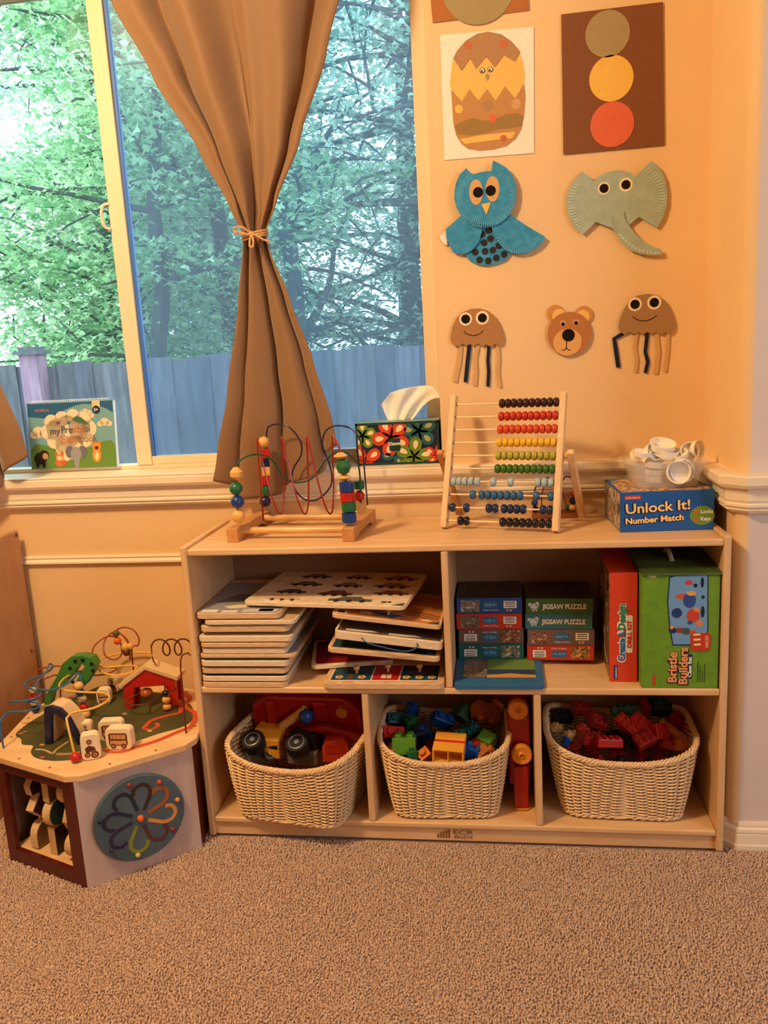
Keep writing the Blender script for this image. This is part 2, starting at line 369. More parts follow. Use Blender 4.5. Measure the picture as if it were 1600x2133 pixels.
def tree(label, x, y, height, lean, rad, crown, nleaf, lsize, k, seed):
    R = random.Random(seed)
    t = thing('tree', label, 'tree', (x, y, -0.5), group='trees beyond the fence')
    tg = G(); ends = []
    n = 9; tp = [Vector((lean * height * (i / n) ** 1.2 + R.uniform(-.05, .05), R.uniform(-.05, .05), height * i / n)) for i in range(n + 1)]
    sp = smoothpts(tp, 3); tg.tube(sp, [rad * (1 - .8 * i / len(sp)) for i in range(len(sp))], 7)
    for b in range(20):
        i = R.randrange(2, n); a = R.uniform(0, 2 * PI); L = crown * R.uniform(.5, 1.1)
        p0 = tp[i]; d = Vector((math.cos(a), math.sin(a) * .7, R.uniform(.05, .8))); pts = [p0]
        for s in range(5):
            d = d + Vector((R.uniform(-.3, .3), R.uniform(-.3, .3), R.uniform(-.25, .15))); pts.append(pts[-1] + d.normalized() * L / 5)
        q = smoothpts(pts, 3); r0 = rad * R.uniform(.18, .4); tg.tube(q, [r0 * (1 - .85 * j / len(q)) for j in range(len(q))], 5); ends += pts[1:]
        for w in range(3):
            e0 = R.choice(pts[1:]); dd = Vector((R.uniform(-1, 1), R.uniform(-1, 1), R.uniform(-.6, .5))).normalized(); e1 = e0 + dd * L * .25; e2 = e1 + (dd + Vector((0, 0, -.3))) * L * .2
            tg.tube([e0, e1, e2], [r0 * .35, r0 * .25, r0 * .1], 4); ends += [e1, e2]
    part('trunk', tg, M_bark, t, smooth=True)
    rng = np.random.default_rng(seed); m = nleaf
    E = np.array([tuple(e) for e in ends]); C = E[rng.integers(0, len(E), m)] + rng.normal(0, crown * .11, (m, 3)) * np.array([1, 1, .55])
    C = C[C[:, 2] > 0.9]; m = len(C)
    az = rng.uniform(0, 2 * PI, m); tilt = rng.normal(0, .5, m); sz = lsize * rng.uniform(.6, 1.3, m)
    ux = np.stack([np.cos(az), np.sin(az), np.sin(tilt) * .5], 1); vx = np.stack([-np.sin(az), np.cos(az), np.sin(rng.normal(0, .6, m))], 1)
    # a maple-like leaf: five-pointed outline around its stalk end
    shp = np.array([(0, 0), (.42, .02), (.30, .34), (.12, .36), (0, .95), (-.12, .36), (-.30, .34), (-.42, .02)])
    V = C[:, None] + (ux[:, None] * shp[None, :, :1] + vx[:, None] * shp[None, :, 1:]) * sz[:, None, None]
    V[:, :, 2] -= (np.abs(shp[None, :, 0]) * .35 * sz[:, None])
    ns = len(shp); me = bpy.data.meshes.new('foliage'); me.vertices.add(m * ns); me.vertices.foreach_set('co', V.astype(np.float32).ravel())
    tri = np.array([(0, 1, 2), (0, 2, 3), (0, 3, 4), (0, 4, 5), (0, 5, 6), (0, 6, 7)], np.int32); F = (tri[None] + (np.arange(m) * ns)[:, None, None]).reshape(-1).astype(np.int32)
    me.loops.add(F.size); me.loops.foreach_set('vertex_index', F); nf = F.size // 3
    me.polygons.add(nf); me.polygons.foreach_set('loop_start', np.arange(0, F.size, 3, dtype=np.int32)); me.polygons.foreach_set('loop_total', np.full(nf, 3, np.int32))
    me.update(calc_edges=True); me.materials.append(M_leaf[k]); stuff(new_ob('foliage', me, t))
tree('leafy green maple leaning right, nearest behind the fence post', -2.2, 4.9, 5.2, .10, .10, 1.5, 10003, 0.080, 0, 11)
tree('leafy tree with forked trunk just left of the window mullion', -1.55, 5.6, 5.6, -.06, .12, 1.6, 9313, 0.075, 0, 12)
tree('slim tree with bare twigs seen right of the window mullion', -.75, 5.2, 5.4, -.10, .11, 1.5, 2845, 0.071, 1, 13)
tree('thin dark tree half hidden behind the tied curtain', -.15, 6.4, 5.6, .04, .15, 1.6, 2958, 0.071, 1, 14)
tree('tall tree with branching trunk right of the curtain tie', .42, 5.5, 5.2, .08, .15, 1.5, 2958, 0.066, 1, 15)
tree('thick dark trunked tree at the right end of the window', .95, 6.6, 6.2, -.06, .22, 1.6, 3642, 0.071, 1, 16)
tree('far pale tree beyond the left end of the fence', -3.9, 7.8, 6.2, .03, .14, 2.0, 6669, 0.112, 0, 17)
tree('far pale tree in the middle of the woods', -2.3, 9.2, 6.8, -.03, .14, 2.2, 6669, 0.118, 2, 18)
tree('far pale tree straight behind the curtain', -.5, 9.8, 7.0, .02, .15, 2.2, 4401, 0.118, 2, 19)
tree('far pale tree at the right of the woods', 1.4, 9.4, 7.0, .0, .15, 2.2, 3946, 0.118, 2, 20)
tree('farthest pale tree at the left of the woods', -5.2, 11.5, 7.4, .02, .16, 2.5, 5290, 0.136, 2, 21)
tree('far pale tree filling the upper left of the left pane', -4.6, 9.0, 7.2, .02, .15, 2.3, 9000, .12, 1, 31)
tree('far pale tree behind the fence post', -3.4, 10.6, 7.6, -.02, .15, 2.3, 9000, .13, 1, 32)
tree('bushy low tree along the left of the fence', -3.3, 6.4, 4.4, .05, .10, 1.5, 7000, .10, 0, 33)

# ================================================================== shelf unit
SH, ST, SM, SB, SD, SW, TT = 0.746, 0.7396, 0.4006, 0.0575, 0.318, 1.22, 0.016
shelf = thing('storage_shelf', 'long birch plywood shelf unit with five open compartments under the window', 'shelf', (0, 0, 0))
for x in (0.0, SW - TT): part('side_panel', G().box(x, x + TT, 0, SD, 0.008, SH), M_birch_v, shelf, bev=.004, seg=3)
part('top_board', G().box(TT, SW - TT, .002, SD, ST - TT, ST), M_birch, shelf, bev=.004, seg=3)
part('middle_shelf', G().box(TT, SW - TT, .003, SD - .006, SM - TT, SM), M_birch, shelf, bev=.004, seg=3)
part('bottom_shelf', G().box(TT, SW - TT, .003, SD - .006, SB - .014, SB), M_birch, shelf, bev=.004, seg=3)
part('back_panel', G().box(TT, SW - TT, SD - .006, SD, .02, ST - TT), M_back, shelf)
part('upper_divider', G().box(.6045, .6200, .003, SD - .006, SM, ST - TT), M_birch_v, shelf, bev=.003)
for x in (.4053, .8020): part('lower_divider', G().box(x, x + TT, .003, SD - .006, SB, SM - TT), M_birch_v, shelf, bev=.003)
kick = part('kick_board', G().box(TT, SW - TT, .012, .026, .008, SB - .014), M_birch, shelf)
Fk = face((0, .012, 0), (1, 0, 0), (0, 0, 1)); M_burn = mat('burnt_logo', (142, 92, 52), 0.6)
lx = 0.5678; lx2 = 0.6059
text('ECR', .017, M_burn, kick, Fk, lx2, .0245, width=.046); text('4KiDS', .0105, M_burn, kick, Fk, lx2, .0145, width=.046)
for i in range(5):
    decal('logo_figure', rect(lx + i * .0066, .0145, lx + i * .0066 + .0046, .022 + .003 * i), M_burn, kick, Fk, .0008); decal('logo_figure', circ(lx + i * .0066 + .0023, .0242 + .003 * i, .0019, 8), M_burn, kick, Fk, .0008)

# matching cabinet at the left edge
cab = thing('wooden_cabinet', 'brown wooden cabinet end panel at the far left edge beside the window wall', 'cabinet', (-.755, .02, 0))
M_cab = mat('cabinet_wood', (196, 148, 104), 0.55, rgb2=(182, 132, 90), vscale=8, stretch=(3, 3, .6))
part('end_panel', G().box(.145, .161, -.5, .288, .0, .735), M_cab, cab, bev=.006, seg=3)
part('end_panel', G().box(-.161, -.145, -.5, .288, .0, .735), M_cab, cab, bev=.006, seg=3)
part('cabinet_top', G().box(-.145, .145, -.5, .288, .70, .718), M_cab, cab); part('cabinet_shelf', G().box(-.145, .145, -.5, .288, .36, .378), M_cab, cab); part('cabinet_back', G().box(-.145, .145, .276, .288, .0, .70), M_cab, cab)
for (yy, zz) in ((0.2921, 0.7255), (0.2861, 0.3891)): part('screw', G().cyl((.160, yy - .02, zz - .004), (.1625, yy - .02, zz - .004), .005, n=10), mat('screw_brown', (110, 70, 40), .4), cab)

# ================================================================== curtains
def curtain(x_tie, label, mirror, seed):
    t = thing('curtain', label, 'curtain', (x_tie, 0.276, 0.0), group='tied curtains')
    m = mat('curtain_fabric', (146, 110, 76), 0.58, rgb2=(135, 100, 67), vscale=260, stretch=(1, 1, 8), bump=0.12, bscale=900, sheen=0.35, spec=0.25)
    # half outlines relative to the tie (z, left, right)
    L = [(2.30, -.36), (2.02, -.303), (1.84, -.218), (1.66, -.118), (1.53, -.055), (1.461, -.027), (1.43, -.030), (1.30, -.052), (1.08, -.098), (.93, -.138), (.80, -.172)]
    Rr = [(2.30, .315), (2.02, .275), (1.84, .214), (1.66, .136), (1.53, .066), (1.461, .029), (1.43, .036), (1.30, .082), (1.16, .128), (1.0, .170), (.80, .205)]
    def ev(tab, z):
        for (z0, a), (z1, b) in zip(tab, tab[1:]):
            if z1 <= z <= z0: k = (z0 - z) / (z0 - z1); k = k * k * (3 - 2 * k) * .35 + k * .65; return a + (b - a) * k
        return tab[-1][1]
    NZ, NS = 150, 260; v = []; f = []
    R = random.Random(seed)
    ph = [R.uniform(0, 6.28) for _ in range(6)]
    for i in range(NZ + 1):
        w = i / NZ
        for j in range(NS + 1):
            s = j / NS
            hem = .842 - .030 * math.sin(PI * min(1, s * 1.6)) + (.0 if s < .55 else .10 * ((s - .55) / .45) ** 1.5) + .02 * (1 - min(1, s * 4))
            zt = 2.30
            z = zt + (hem - zt) * w
            k = abs(z - 1.461); up = z > 1.461
            # sharper pleats: sum of two waves; pleat count stays while the cloth narrows
            if up:
                q = min(1.0, k / .5); amp = .020 + .030 * q
                fold = math.sin(2 * PI * (3.0 * s + .14 * math.sin(9 * s + ph[0])) + ph[1]) + (.30 - .2 * q) * math.sin(2 * PI * 8 * s + ph[2] + 2.0 * q)
                swag = .30 * math.sin(2 * PI * 1.5 * s + 4 * w)
                # slack swag pocket just above the tie
                y = amp * (fold * .62 + swag) - .012 * math.exp(-((s - .5) / .16) ** 2) * math.exp(-((z - 1.66) / .07) ** 2)
                xw = .016 * math.cos(2 * PI * 3.0 * s + ph[1]) * min(1, k / .2)
            else:
                q = min(1.0, k / .45); amp = .018 + .014 * q
                fold = math.sin(2 * PI * (3.0 * s + .10 * math.sin(7 * s + ph[3])) + ph[4]) + .10 * math.sin(2 * PI * 7 * s + ph[5])
                y = amp * fold * .8
                if y > 0: y *= 1 + 2.2 * max(0, min(1, (z - .93) / .12)) * q
                xw = .022 * math.cos(2 * PI * 3.0 * s + ph[4]) * q
            if k < .05: y *= .55 + .45 * k / .05
            a, b = ev(L, z), ev(Rr, z); x = a + (b - a) * s + xw * min(1, k / .08)
            if mirror: x = -x
            v.append((x, y, z))
    for i in range(NZ):
        for j in range(NS): q = i * (NS + 1) + j; f.append((q, q + 1, q + NS + 2, q + NS + 1))
    me = bpy.data.meshes.new('drape'); me.from_pydata(v, [], f); me.materials.append(m)
    me.polygons.foreach_set('use_smooth', [True] * len(f)); o = new_ob('drape', me, t)
    md = o.modifiers.new('cloth thickness', 'SOLIDIFY'); md.thickness = .0016; md.offset = 0
    tw = mat('tie_twine', (222, 178, 128), 0.8, rgb2=(190, 140, 92), vscale=300)
    g = G()
    for dz, rr in ((.0, .031), (.006, .030), (-.005, .0305)):
        g.tube([(rr * math.cos(a), rr * .86 * math.sin(a), 1.461 + dz + .006 * math.sin(a * 1 + 1)) for a in [2 * PI * i / 28 for i in range(28)]], .0028, 6, closed=True)
    kn = part('tie', g, tw, t, smooth=True)
    part('knot', G().ball((.0, -.031, 1.461), .0065, 10), tw, kn, smooth=True)
    part('bow_loop', G().tube(smoothpts([(0, -.033, 1.461), (-.016, -.040, 1.475), (-.036, -.038, 1.478), (-.040, -.036, 1.470), (-.022, -.036, 1.461), (0, -.033, 1.459)], 6), .0026, 6), tw, kn, smooth=True)
    part('bow_loop', G().tube(smoothpts([(0, -.033, 1.460), (.006, -.040, 1.445), (.004, -.042, 1.430), (-.004, -.040, 1.432), (-.003, -.036, 1.448), (0, -.033, 1.460)], 6), .0026, 6), tw, kn, smooth=True)
    part('bow_tail', G().tube(smoothpts([(0, -.033, 1.460), (.014, -.038, 1.456), (.030, -.038, 1.445), (.046, -.036, 1.440)], 6), .0026, 6), tw, kn, smooth=True)
    part('bow_tail', G().tube(smoothpts([(0, -.033, 1.460), (-.016, -.037, 1.462), (-.030, -.037, 1.467), (-.042, -.035, 1.464)], 6), .0026, 6), tw, kn, smooth=True)
    return t
curtain(0.1614, 'tan curtain tied with twine in the middle of the window', False, 5)
curtain(-0.715, 'tan curtain of which only an edge shows at the left border', False, 9)

# ================================================================== pictures on the wall
FW_ = face((0, YW, 0), (1, 0, 0), (0, 0, 1))       # (x, z, out of the wall)
def paper(name, rgb, **k): return mat('paper_' + name, rgb, 0.8, var=0.03, vscale=120, spec=0.15, **k)
Pp_brown = paper('brown', (132, 84, 54)); Pp_white = paper('white', (246, 236, 218)); Pp_olive = paper('olive', (168, 148, 102)); Pp_amber = paper('amber', (240, 192, 92))
Pp_red = paper('coral', (222, 108, 76)); Pp_tan = paper('tan', (178, 134, 92)); Pp_dk = paper('black', (26, 18, 14)); Pp_gold = paper('gold', (238, 190, 104)); Pp_buff = paper('buff', (214, 168, 110))
Pp_skin = paper('peach', (208, 160, 112)); Pp_cream = paper('cream', (248, 226, 180)); Pp_navy = paper('navy', (34, 40, 60)); Pp_shell = paper('shell', (192, 140, 88))
M_owl = mat('owl_paint', (62, 154, 196), 0.75, rgb2=(44, 132, 178), vscale=60, bump=0.15, bscale=200)
M_ele = mat('elephant_paint', (172, 188, 170), 0.75, rgb2=(158, 174, 156), vscale=50, bump=0.15, bscale=200)
def cc(poly):  # centre of a 2-D outline
    return (sum(q[0] for q in poly) / len(poly), sum(q[1] for q in poly) / len(poly))
def lobe(name, poly, m, par, d0, d1): return decal(name, poly, m, par, Fq, d1, d0)
def base_thing(name, label, cat, poly):
    global Fq
    c = cc(poly); t = thing(name, label, cat, (c[0], YW, c[1])); Fq = face((-c[0], 0, -c[1]), (1, 0, 0), (0, 0, 1)); return t
EYE = lambda x, y, r: circ(x, y, r, 20)

# --- chick in egg
pl = [(0.628, 1.8827), (0.8437, 1.8788), (0.8392, 1.6064), (0.627, 1.6082)]
t = base_thing('chick_picture', 'paper picture of a yellow chick in a cracked brown egg', 'picture', pl)
lobe('sheet', pl, Pp_white, t, .001, .0022)
eg = lobe('egg_bottom', [(0.6494, 1.7629), (0.674, 1.7338), (0.6922, 1.7598), (0.7121, 1.7328), (0.7336, 1.756), (0.7525, 1.7291), (0.775, 1.7584), (0.7974, 1.7298), (0.8186, 1.7601), (0.8216, 1.7348), (0.8189, 1.7012), (0.8114, 1.6629), (0.798, 1.642), (0.7743, 1.6267), (0.7428, 1.622), (0.7113, 1.6221), (0.6851, 1.6283), (0.6697, 1.6406), (0.6572, 1.6615), (0.6515, 1.6917), (0.6507, 1.7261)], Pp_shell, t, .0022, .0034)
lobe('chick_body', [(0.6573, 1.8321), (0.6754, 1.8006), (0.6959, 1.8259), (0.7091, 1.8021), (0.7331, 1.8256), (0.7529, 1.8013), (0.7741, 1.8254), (0.7992, 1.8087), (0.8113, 1.8265), (0.8184, 1.8021), (0.8214, 1.7732), (0.8186, 1.7601), (0.7974, 1.7298), (0.775, 1.7584), (0.7525, 1.7291), (0.7336, 1.756), (0.7121, 1.7328), (0.6922, 1.7598), (0.674, 1.7338), (0.6494, 1.7629), (0.6468, 1.7752), (0.6522, 1.8086)], Pp_gold, t, .0022, .0030)
et = lobe('egg_top', [(0.6572, 1.8297), (0.6666, 1.8455), (0.688, 1.8648), (0.7141, 1.8764), (0.7397, 1.8786), (0.7701, 1.8694), (0.7926, 1.852), (0.8114, 1.8289), (0.7992, 1.8087), (0.7741, 1.8254), (0.7529, 1.8013), (0.7331, 1.8256), (0.7091, 1.8021), (0.6959, 1.8259), (0.6754, 1.8006)], Pp_tan, t, .0030, .0042)
for q in [(0.7234, 1.7969), (0.742, 1.7975)]:
    lobe('eye', circ(q[0], q[1], .0062, 14, .0055), Pp_dk, t, .0030, .0046); lobe('eye_white', circ(q[0], q[1], .0048, 14, .0042), Pp_white, t, .0046, .0050); lobe('pupil', circ(q[0] - .001, q[1] - .0012, .0022, 10), Pp_dk, t, .0050, .0054)
q = (0.7349, 1.7824); lobe('beak', [(q[0] - .005, q[1] + .003), (q[0], q[1] + .007), (q[0] + .005, q[1] + .003), (q[0], q[1] - .009)], Pp_olive, t, .0030, .0044)
for (x, z), r_, m in zip([(0.6927, 1.8534), (0.7747, 1.8491)], (.009, .009), (Pp_red, Pp_red)): lobe('spot', circ(x, z, r_, 16), paper('dusty_pink', (196, 112, 78)), et, .0042, .0046)
for (x, z), r_, c in zip([(0.6661, 1.7184), (0.7997, 1.7175), (0.7341, 1.7196), (0.7447, 1.6908), (0.7685, 1.6445)], (.0095, .0115, .012, .009, .008), (Pp_amber, Pp_skin, Pp_tan, Pp_red, paper('dusty_pink', (196, 112, 78)))): lobe('spot', circ(x, z, r_, 16), c, eg, .0034, .0038)
lobe('painted_band', [(0.6532, 1.6826), (0.6741, 1.6907), (0.6979, 1.6964), (0.7238, 1.6877), (0.7498, 1.6879), (0.776, 1.6977), (0.8018, 1.6969), (0.8171, 1.6892), (0.8115, 1.6668), (0.7856, 1.6651), (0.7596, 1.6664), (0.7282, 1.6603), (0.6914, 1.6576), (0.66, 1.6643)], paper('moss', (158, 124, 70)), eg, .0034, .0037)
lobe('painted_band', [(0.6659, 1.6518), (0.7123, 1.6558), (0.7646, 1.6571), (0.7968, 1.6568), (0.7892, 1.6442), (0.7329, 1.6421), (0.6781, 1.6399)], Pp_gold, eg, .0034, .0037)
# --- traffic light
pl = [(0.9055, 1.8975), (1.129, 1.8999), (1.1358, 1.5984), (0.9071, 1.5968)]
t = base_thing('traffic_light_picture', 'brown card with olive, amber and red paper circles like a traffic light', 'picture', pl)
lobe('sheet', pl, Pp_brown, t, .003, .0042)
for q, m in zip([(1.0081, 1.8463), (1.0165, 1.7519), (1.0184, 1.653)], (Pp_olive, Pp_amber, Pp_red)): lobe('paper_circle', circ(q[0], q[1], .0495, 32), m, t, .0042, .0054)
# --- picture cut by the top of the photo
pl = [(0.6052, 2.0398), (0.8318, 2.0373), (0.8333, 1.9143), (0.6121, 1.9105)]
t = base_thing('brown_picture', 'light brown card with an olive circle, cut off by the top edge', 'picture', pl)
lobe('sheet', pl, paper('light_brown', (178, 112, 62)), t, .002, .0032)
q = (0.7204, 1.98); lobe('paper_circle', circ(q[0], q[1], .085, 36), Pp_olive, t, .0032, .0042)

def crimp(name, cx, cz, rx, rz, a0, a1, n, m, par, d, l0=.74, l1=.98):
    g = G()
    for i in range(n):
        a = math.radians(a0 + (a1 - a0) * i / (n - 1)); c_, s_ = math.cos(a), math.sin(a); w = .0013
        p0 = Vector((cx + rx * l0 * c_, cz + rz * l0 * s_)); p1 = Vector((cx + rx * l1 * c_, cz + rz * l1 * s_)); nn = Vector((-s_, c_)) * w
        g.prism([tuple(p0 + nn * .5), tuple(p0 - nn * .5), tuple(p1 - nn), tuple(p1 + nn)], d, d + .0012, Fq)
    return stuff(part(name, g, m, par))
# --- owl
head = [(0.6791, 1.583), (0.6638, 1.5709), (0.6542, 1.5525), (0.6491, 1.5337), (0.6487, 1.5144), (0.6529, 1.4948), (0.6616, 1.4778), (0.6703, 1.4702), (0.6863, 1.4612), (0.7063, 1.4539), (0.7264, 1.4497), (0.7466, 1.4498), (0.7629, 1.4575), (0.7793, 1.4717), (0.7909, 1.492), (0.7954, 1.5146), (0.7947, 1.5356), (0.7873, 1.5571), (0.7738, 1.5764), (0.7563, 1.588), (0.7426, 1.5948), (0.7387, 1.5716), (0.728, 1.5725), (0.71, 1.5709), (0.693, 1.5674)]
t = base_thing('owl_craft', 'blue paper plate owl with orange beak and spotted belly', 'craft', head)
M_owl2 = mat('owl_paint_ridge', (96, 178, 212), 0.75, var=.1, vscale=80)
bel = lobe('belly', [(0.7084, 1.4557), (0.6892, 1.4259), (0.6699, 1.3997), (0.6683, 1.388), (0.6793, 1.3734), (0.6993, 1.3613), (0.7217, 1.3567), (0.7441, 1.3599), (0.7666, 1.3674), (0.7791, 1.3804), (0.7694, 1.3967), (0.7461, 1.4335), (0.7406, 1.4533)], M_owl, t, .004, .006)
for q in [(0.7117, 1.4313), (0.7273, 1.4387), (0.7316, 1.4197), (0.7164, 1.4114), (0.7514, 1.4019), (0.6941, 1.3909), (0.7178, 1.3913), (0.7369, 1.3927), (0.7638, 1.3814), (0.7445, 1.3741), (0.7042, 1.3721), (0.7248, 1.3683)]: lobe('belly_spot', circ(q[0], q[1], .0082, 16), paper('soot', (52, 46, 48)), bel, .006, .0068)
lobe('wing', [(0.6666, 1.4802), (0.6457, 1.4642), (0.6246, 1.4481), (0.6258, 1.4265), (0.6333, 1.4082), (0.641, 1.3938), (0.6531, 1.3882), (0.6695, 1.3887), (0.6882, 1.3965), (0.703, 1.4131), (0.7118, 1.436), (0.7146, 1.4591), (0.6907, 1.4725)], M_owl, t, .009, .011)
wr = lobe('wing', [(0.7713, 1.4723), (0.7832, 1.4687), (0.8225, 1.4396), (0.8627, 1.4135), (0.8557, 1.4023), (0.8415, 1.3897), (0.8213, 1.3806), (0.8012, 1.378), (0.7831, 1.3809), (0.7652, 1.3911), (0.7495, 1.4098), (0.74, 1.43), (0.7325, 1.452), (0.7509, 1.4603)], M_owl, t, .010, .012)
q = (0.7883, 1.4305); q2 = (0.8342, 1.4271)
crimp('wing_crimps', q[0] + .012, q[1] + .006, .058, .058, 200, 330, 22, M_owl2, wr, .012, .72, .98)
lobe('tag', [(0.6203, 1.4445), (0.6075, 1.4317), (0.6133, 1.4234), (0.6192, 1.4151), (0.6273, 1.4114), (0.6246, 1.4481)], Pp_white, t, .004, .0055)
hd_ = lobe('head', head, M_owl, t, .014, .0162)
q = (0.7222, 1.5119); q2 = (0.7952, 1.5062); rr = q2[0] - q[0]
crimp('rim_crimps', q[0], q[1], rr, rr * .96, -232, 55, 64, M_owl2, hd_, .0162, .74, .96)
for a, b in zip([(0.7005, 1.527), (0.74, 1.5312)], [(0.7053, 1.5262), (0.7355, 1.5277)]):
    lobe('eye', circ(a[0], a[1], .0163, 24, .029), Pp_buff, hd_, .0162, .0170); lobe('pupil', circ(b[0], b[1], .0120, 20), Pp_dk, hd_, .0170, .0178)
lobe('beak', [(0.7125, 1.4988), (0.7351, 1.5009), (0.7239, 1.4739)], Pp_amber, hd_, .0162, .0178)
# --- elephant
pl = [(0.949, 1.5546), (0.9322, 1.5379), (0.9184, 1.5183), (0.9122, 1.4942), (0.9139, 1.4693), (0.9216, 1.4458), (0.9351, 1.4256), (0.9495, 1.4131), (0.9802, 1.4396), (0.9996, 1.4305), (1.0191, 1.4215), (1.0249, 1.4134), (1.0547, 1.4257), (1.0788, 1.4437), (1.1193, 1.4161), (1.1324, 1.4359), (1.1416, 1.4653), (1.142, 1.4952), (1.1372, 1.5216), (1.1256, 1.5465), (1.1058, 1.5655), (1.0839, 1.5462), (1.0695, 1.5344), (1.0573, 1.5436), (1.0382, 1.5499), (1.0191, 1.5504), (0.9999, 1.5456), (0.9845, 1.5383), (0.9767, 1.5299), (0.9652, 1.5428)]
t = base_thing('elephant_craft', 'pale green paper plate elephant face with curling trunk', 'craft', pl)
h_ = lobe('face', pl, M_ele, t, .008, .0102)
M_ele2 = mat('elephant_paint_ridge', (196, 214, 194), 0.75, var=.08, vscale=80)
q = (1.0275, 1.4834); q2 = (1.1415, 1.4747); rr = q2[0] - q[0]
crimp('ear_crimps', q[0], q[1], rr, rr * .8, 150, 218, 16, M_ele2, h_, .0102, .84, .97); crimp('ear_crimps', q[0], q[1], rr, rr * .8, -22, 48, 16, M_ele2, h_, .0102, .84, .97)
tr_ = lobe('trunk', [(1.0191, 1.4481), (1.0442, 1.4595), (1.0461, 1.4423), (1.0547, 1.4265), (1.0694, 1.4064), (1.0888, 1.3878), (1.112, 1.3728), (1.1282, 1.3671), (1.1307, 1.3543), (1.1045, 1.3549), (1.0812, 1.3596), (1.056, 1.3709), (1.0385, 1.3894), (1.0249, 1.4134)], M_ele, t, .0112, .0134)
for q in [(1.0365, 1.4049), (1.0424, 1.3976), (1.049, 1.3906), (1.056, 1.3844), (1.0637, 1.3781), (1.0715, 1.3729), (1.08, 1.3685), (1.0889, 1.3652), (1.0978, 1.3623), (1.1071, 1.3605), (1.116, 1.3587), (1.1237, 1.3582)]: lobe('crimp', circ(q[0], q[1], .0028, 8), M_ele2, tr_, .0134, .0142)
for q, r_ in zip([(0.9987, 1.5131), (1.0486, 1.5174)], (.0142, .0156)): lobe('eye', EYE(q[0], q[1], r_), Pp_cream, h_, .0102, .0110); lobe('pupil', EYE(q[0], q[1], .0103), Pp_dk, h_, .0110, .0118)
# --- jellyfish
def jelly(label, dome, eyes, smile, arms, m):
    t = base_thing('jellyfish_craft', label, 'craft', dome); t['group'] = 'paper jellyfish'
    b = lobe('body', dome, m, t, .006, .0076)
    for q, r_ in zip(eyes, (.0160, .0164)): lobe('eye', EYE(q[0], q[1], r_), Pp_cream, b, .0076, .0083); lobe('pupil', EYE(q[0], q[1], .0110), Pp_dk, b, .0083, .0090)
    lobe('smile', ribbon([tuple(s) for s in smoothpts([(q[0], q[1], 0) for q in smile], 5)] and [(s.x, s.y) for s in smoothpts([(q[0], q[1], 0) for q in smile], 5)], .0019), Pp_dk, b, .0076, .0080)
    for pts, w, mm in arms: lobe('tentacle', ribbon(pts, w), mm, t, .0035, .0046)
jelly('tan paper jellyfish with a smile, the lower left one', [(0.6262, 1.1889), (0.6273, 1.197), (0.6323, 1.2173), (0.6435, 1.237), (0.6585, 1.2504), (0.6795, 1.2572), (0.7002, 1.2572), (0.7206, 1.2507), (0.7367, 1.2376), (0.7485, 1.2187), (0.7554, 1.198), (0.7578, 1.1795), (0.7534, 1.1675), (0.745, 1.1638), (0.7348, 1.1697), (0.7243, 1.1637), (0.7141, 1.1692), (0.7036, 1.1657), (0.6934, 1.172), (0.6828, 1.1668), (0.6746, 1.1734), (0.6649, 1.1686), (0.6558, 1.1745), (0.6451, 1.168), (0.6348, 1.1711), (0.6287, 1.1784)],
      [(0.6654, 1.2337), (0.7065, 1.2341)], [(0.6603, 1.2054), (0.6659, 1.1982), (0.6836, 1.1926), (0.7004, 1.197), (0.7076, 1.204)],
      [([(0.6506, 1.169), (0.6449, 1.1258), (0.6335, 1.0812)], .010, Pp_buff), ([(0.6724, 1.1686), (0.6659, 1.1247), (0.6597, 1.0791)], .010, Pp_navy), ([(0.6933, 1.1687), (0.6859, 1.1361), (0.687, 1.1028), (0.6825, 1.0696)], .009, Pp_buff), ([(0.7211, 1.1672), (0.7171, 1.1303), (0.7183, 1.1012), (0.7152, 1.0659)], .0085, Pp_navy), ([(0.7422, 1.166), (0.7442, 1.133), (0.7413, 1.1001), (0.7453, 1.0624)], .008, Pp_buff)], paper('jelly_tan', (176, 126, 80)))
jelly('greyish tan paper jellyfish with a smile, the upper right one', [(1.0321, 1.1903), (1.0349, 1.21), (1.0447, 1.2332), (1.0584, 1.2541), (1.0779, 1.2647), (1.1013, 1.2671), (1.1247, 1.2617), (1.1423, 1.247), (1.1542, 1.2266), (1.1623, 1.2026), (1.1644, 1.1847), (1.1588, 1.1731), (1.151, 1.1696), (1.1412, 1.1753), (1.1315, 1.1695), (1.1197, 1.1761), (1.1119, 1.1718), (1.1, 1.1784), (1.0902, 1.1718), (1.0803, 1.1784), (1.0685, 1.1742), (1.0567, 1.1809), (1.0448, 1.1756), (1.0369, 1.182)],
      [(1.071, 1.2443), (1.1155, 1.2459)], [(1.0656, 1.2162), (1.0782, 1.2075), (1.0939, 1.2042), (1.1096, 1.2076), (1.122, 1.2156)],
      [([(1.0448, 1.1776), (1.023, 1.166), (1.0278, 1.1343), (1.033, 1.0968)], .010, Pp_navy), ([(1.0764, 1.1758), (1.0714, 1.1441), (1.0768, 1.1116), (1.0729, 1.0834)], .008, Pp_buff), ([(1.1008, 1.1752), (1.0964, 1.1307), (1.1025, 1.1062), (1.0968, 1.0802)], .0085, Pp_navy), ([(1.1216, 1.1732), (1.1268, 1.129), (1.1243, 1.1051), (1.1206, 1.077)], .010, Pp_buff), ([(1.149, 1.1717), (1.1477, 1.1239), (1.1423, 1.0807)], .008, Pp_buff)], paper('jelly_grey', (166, 128, 88)))
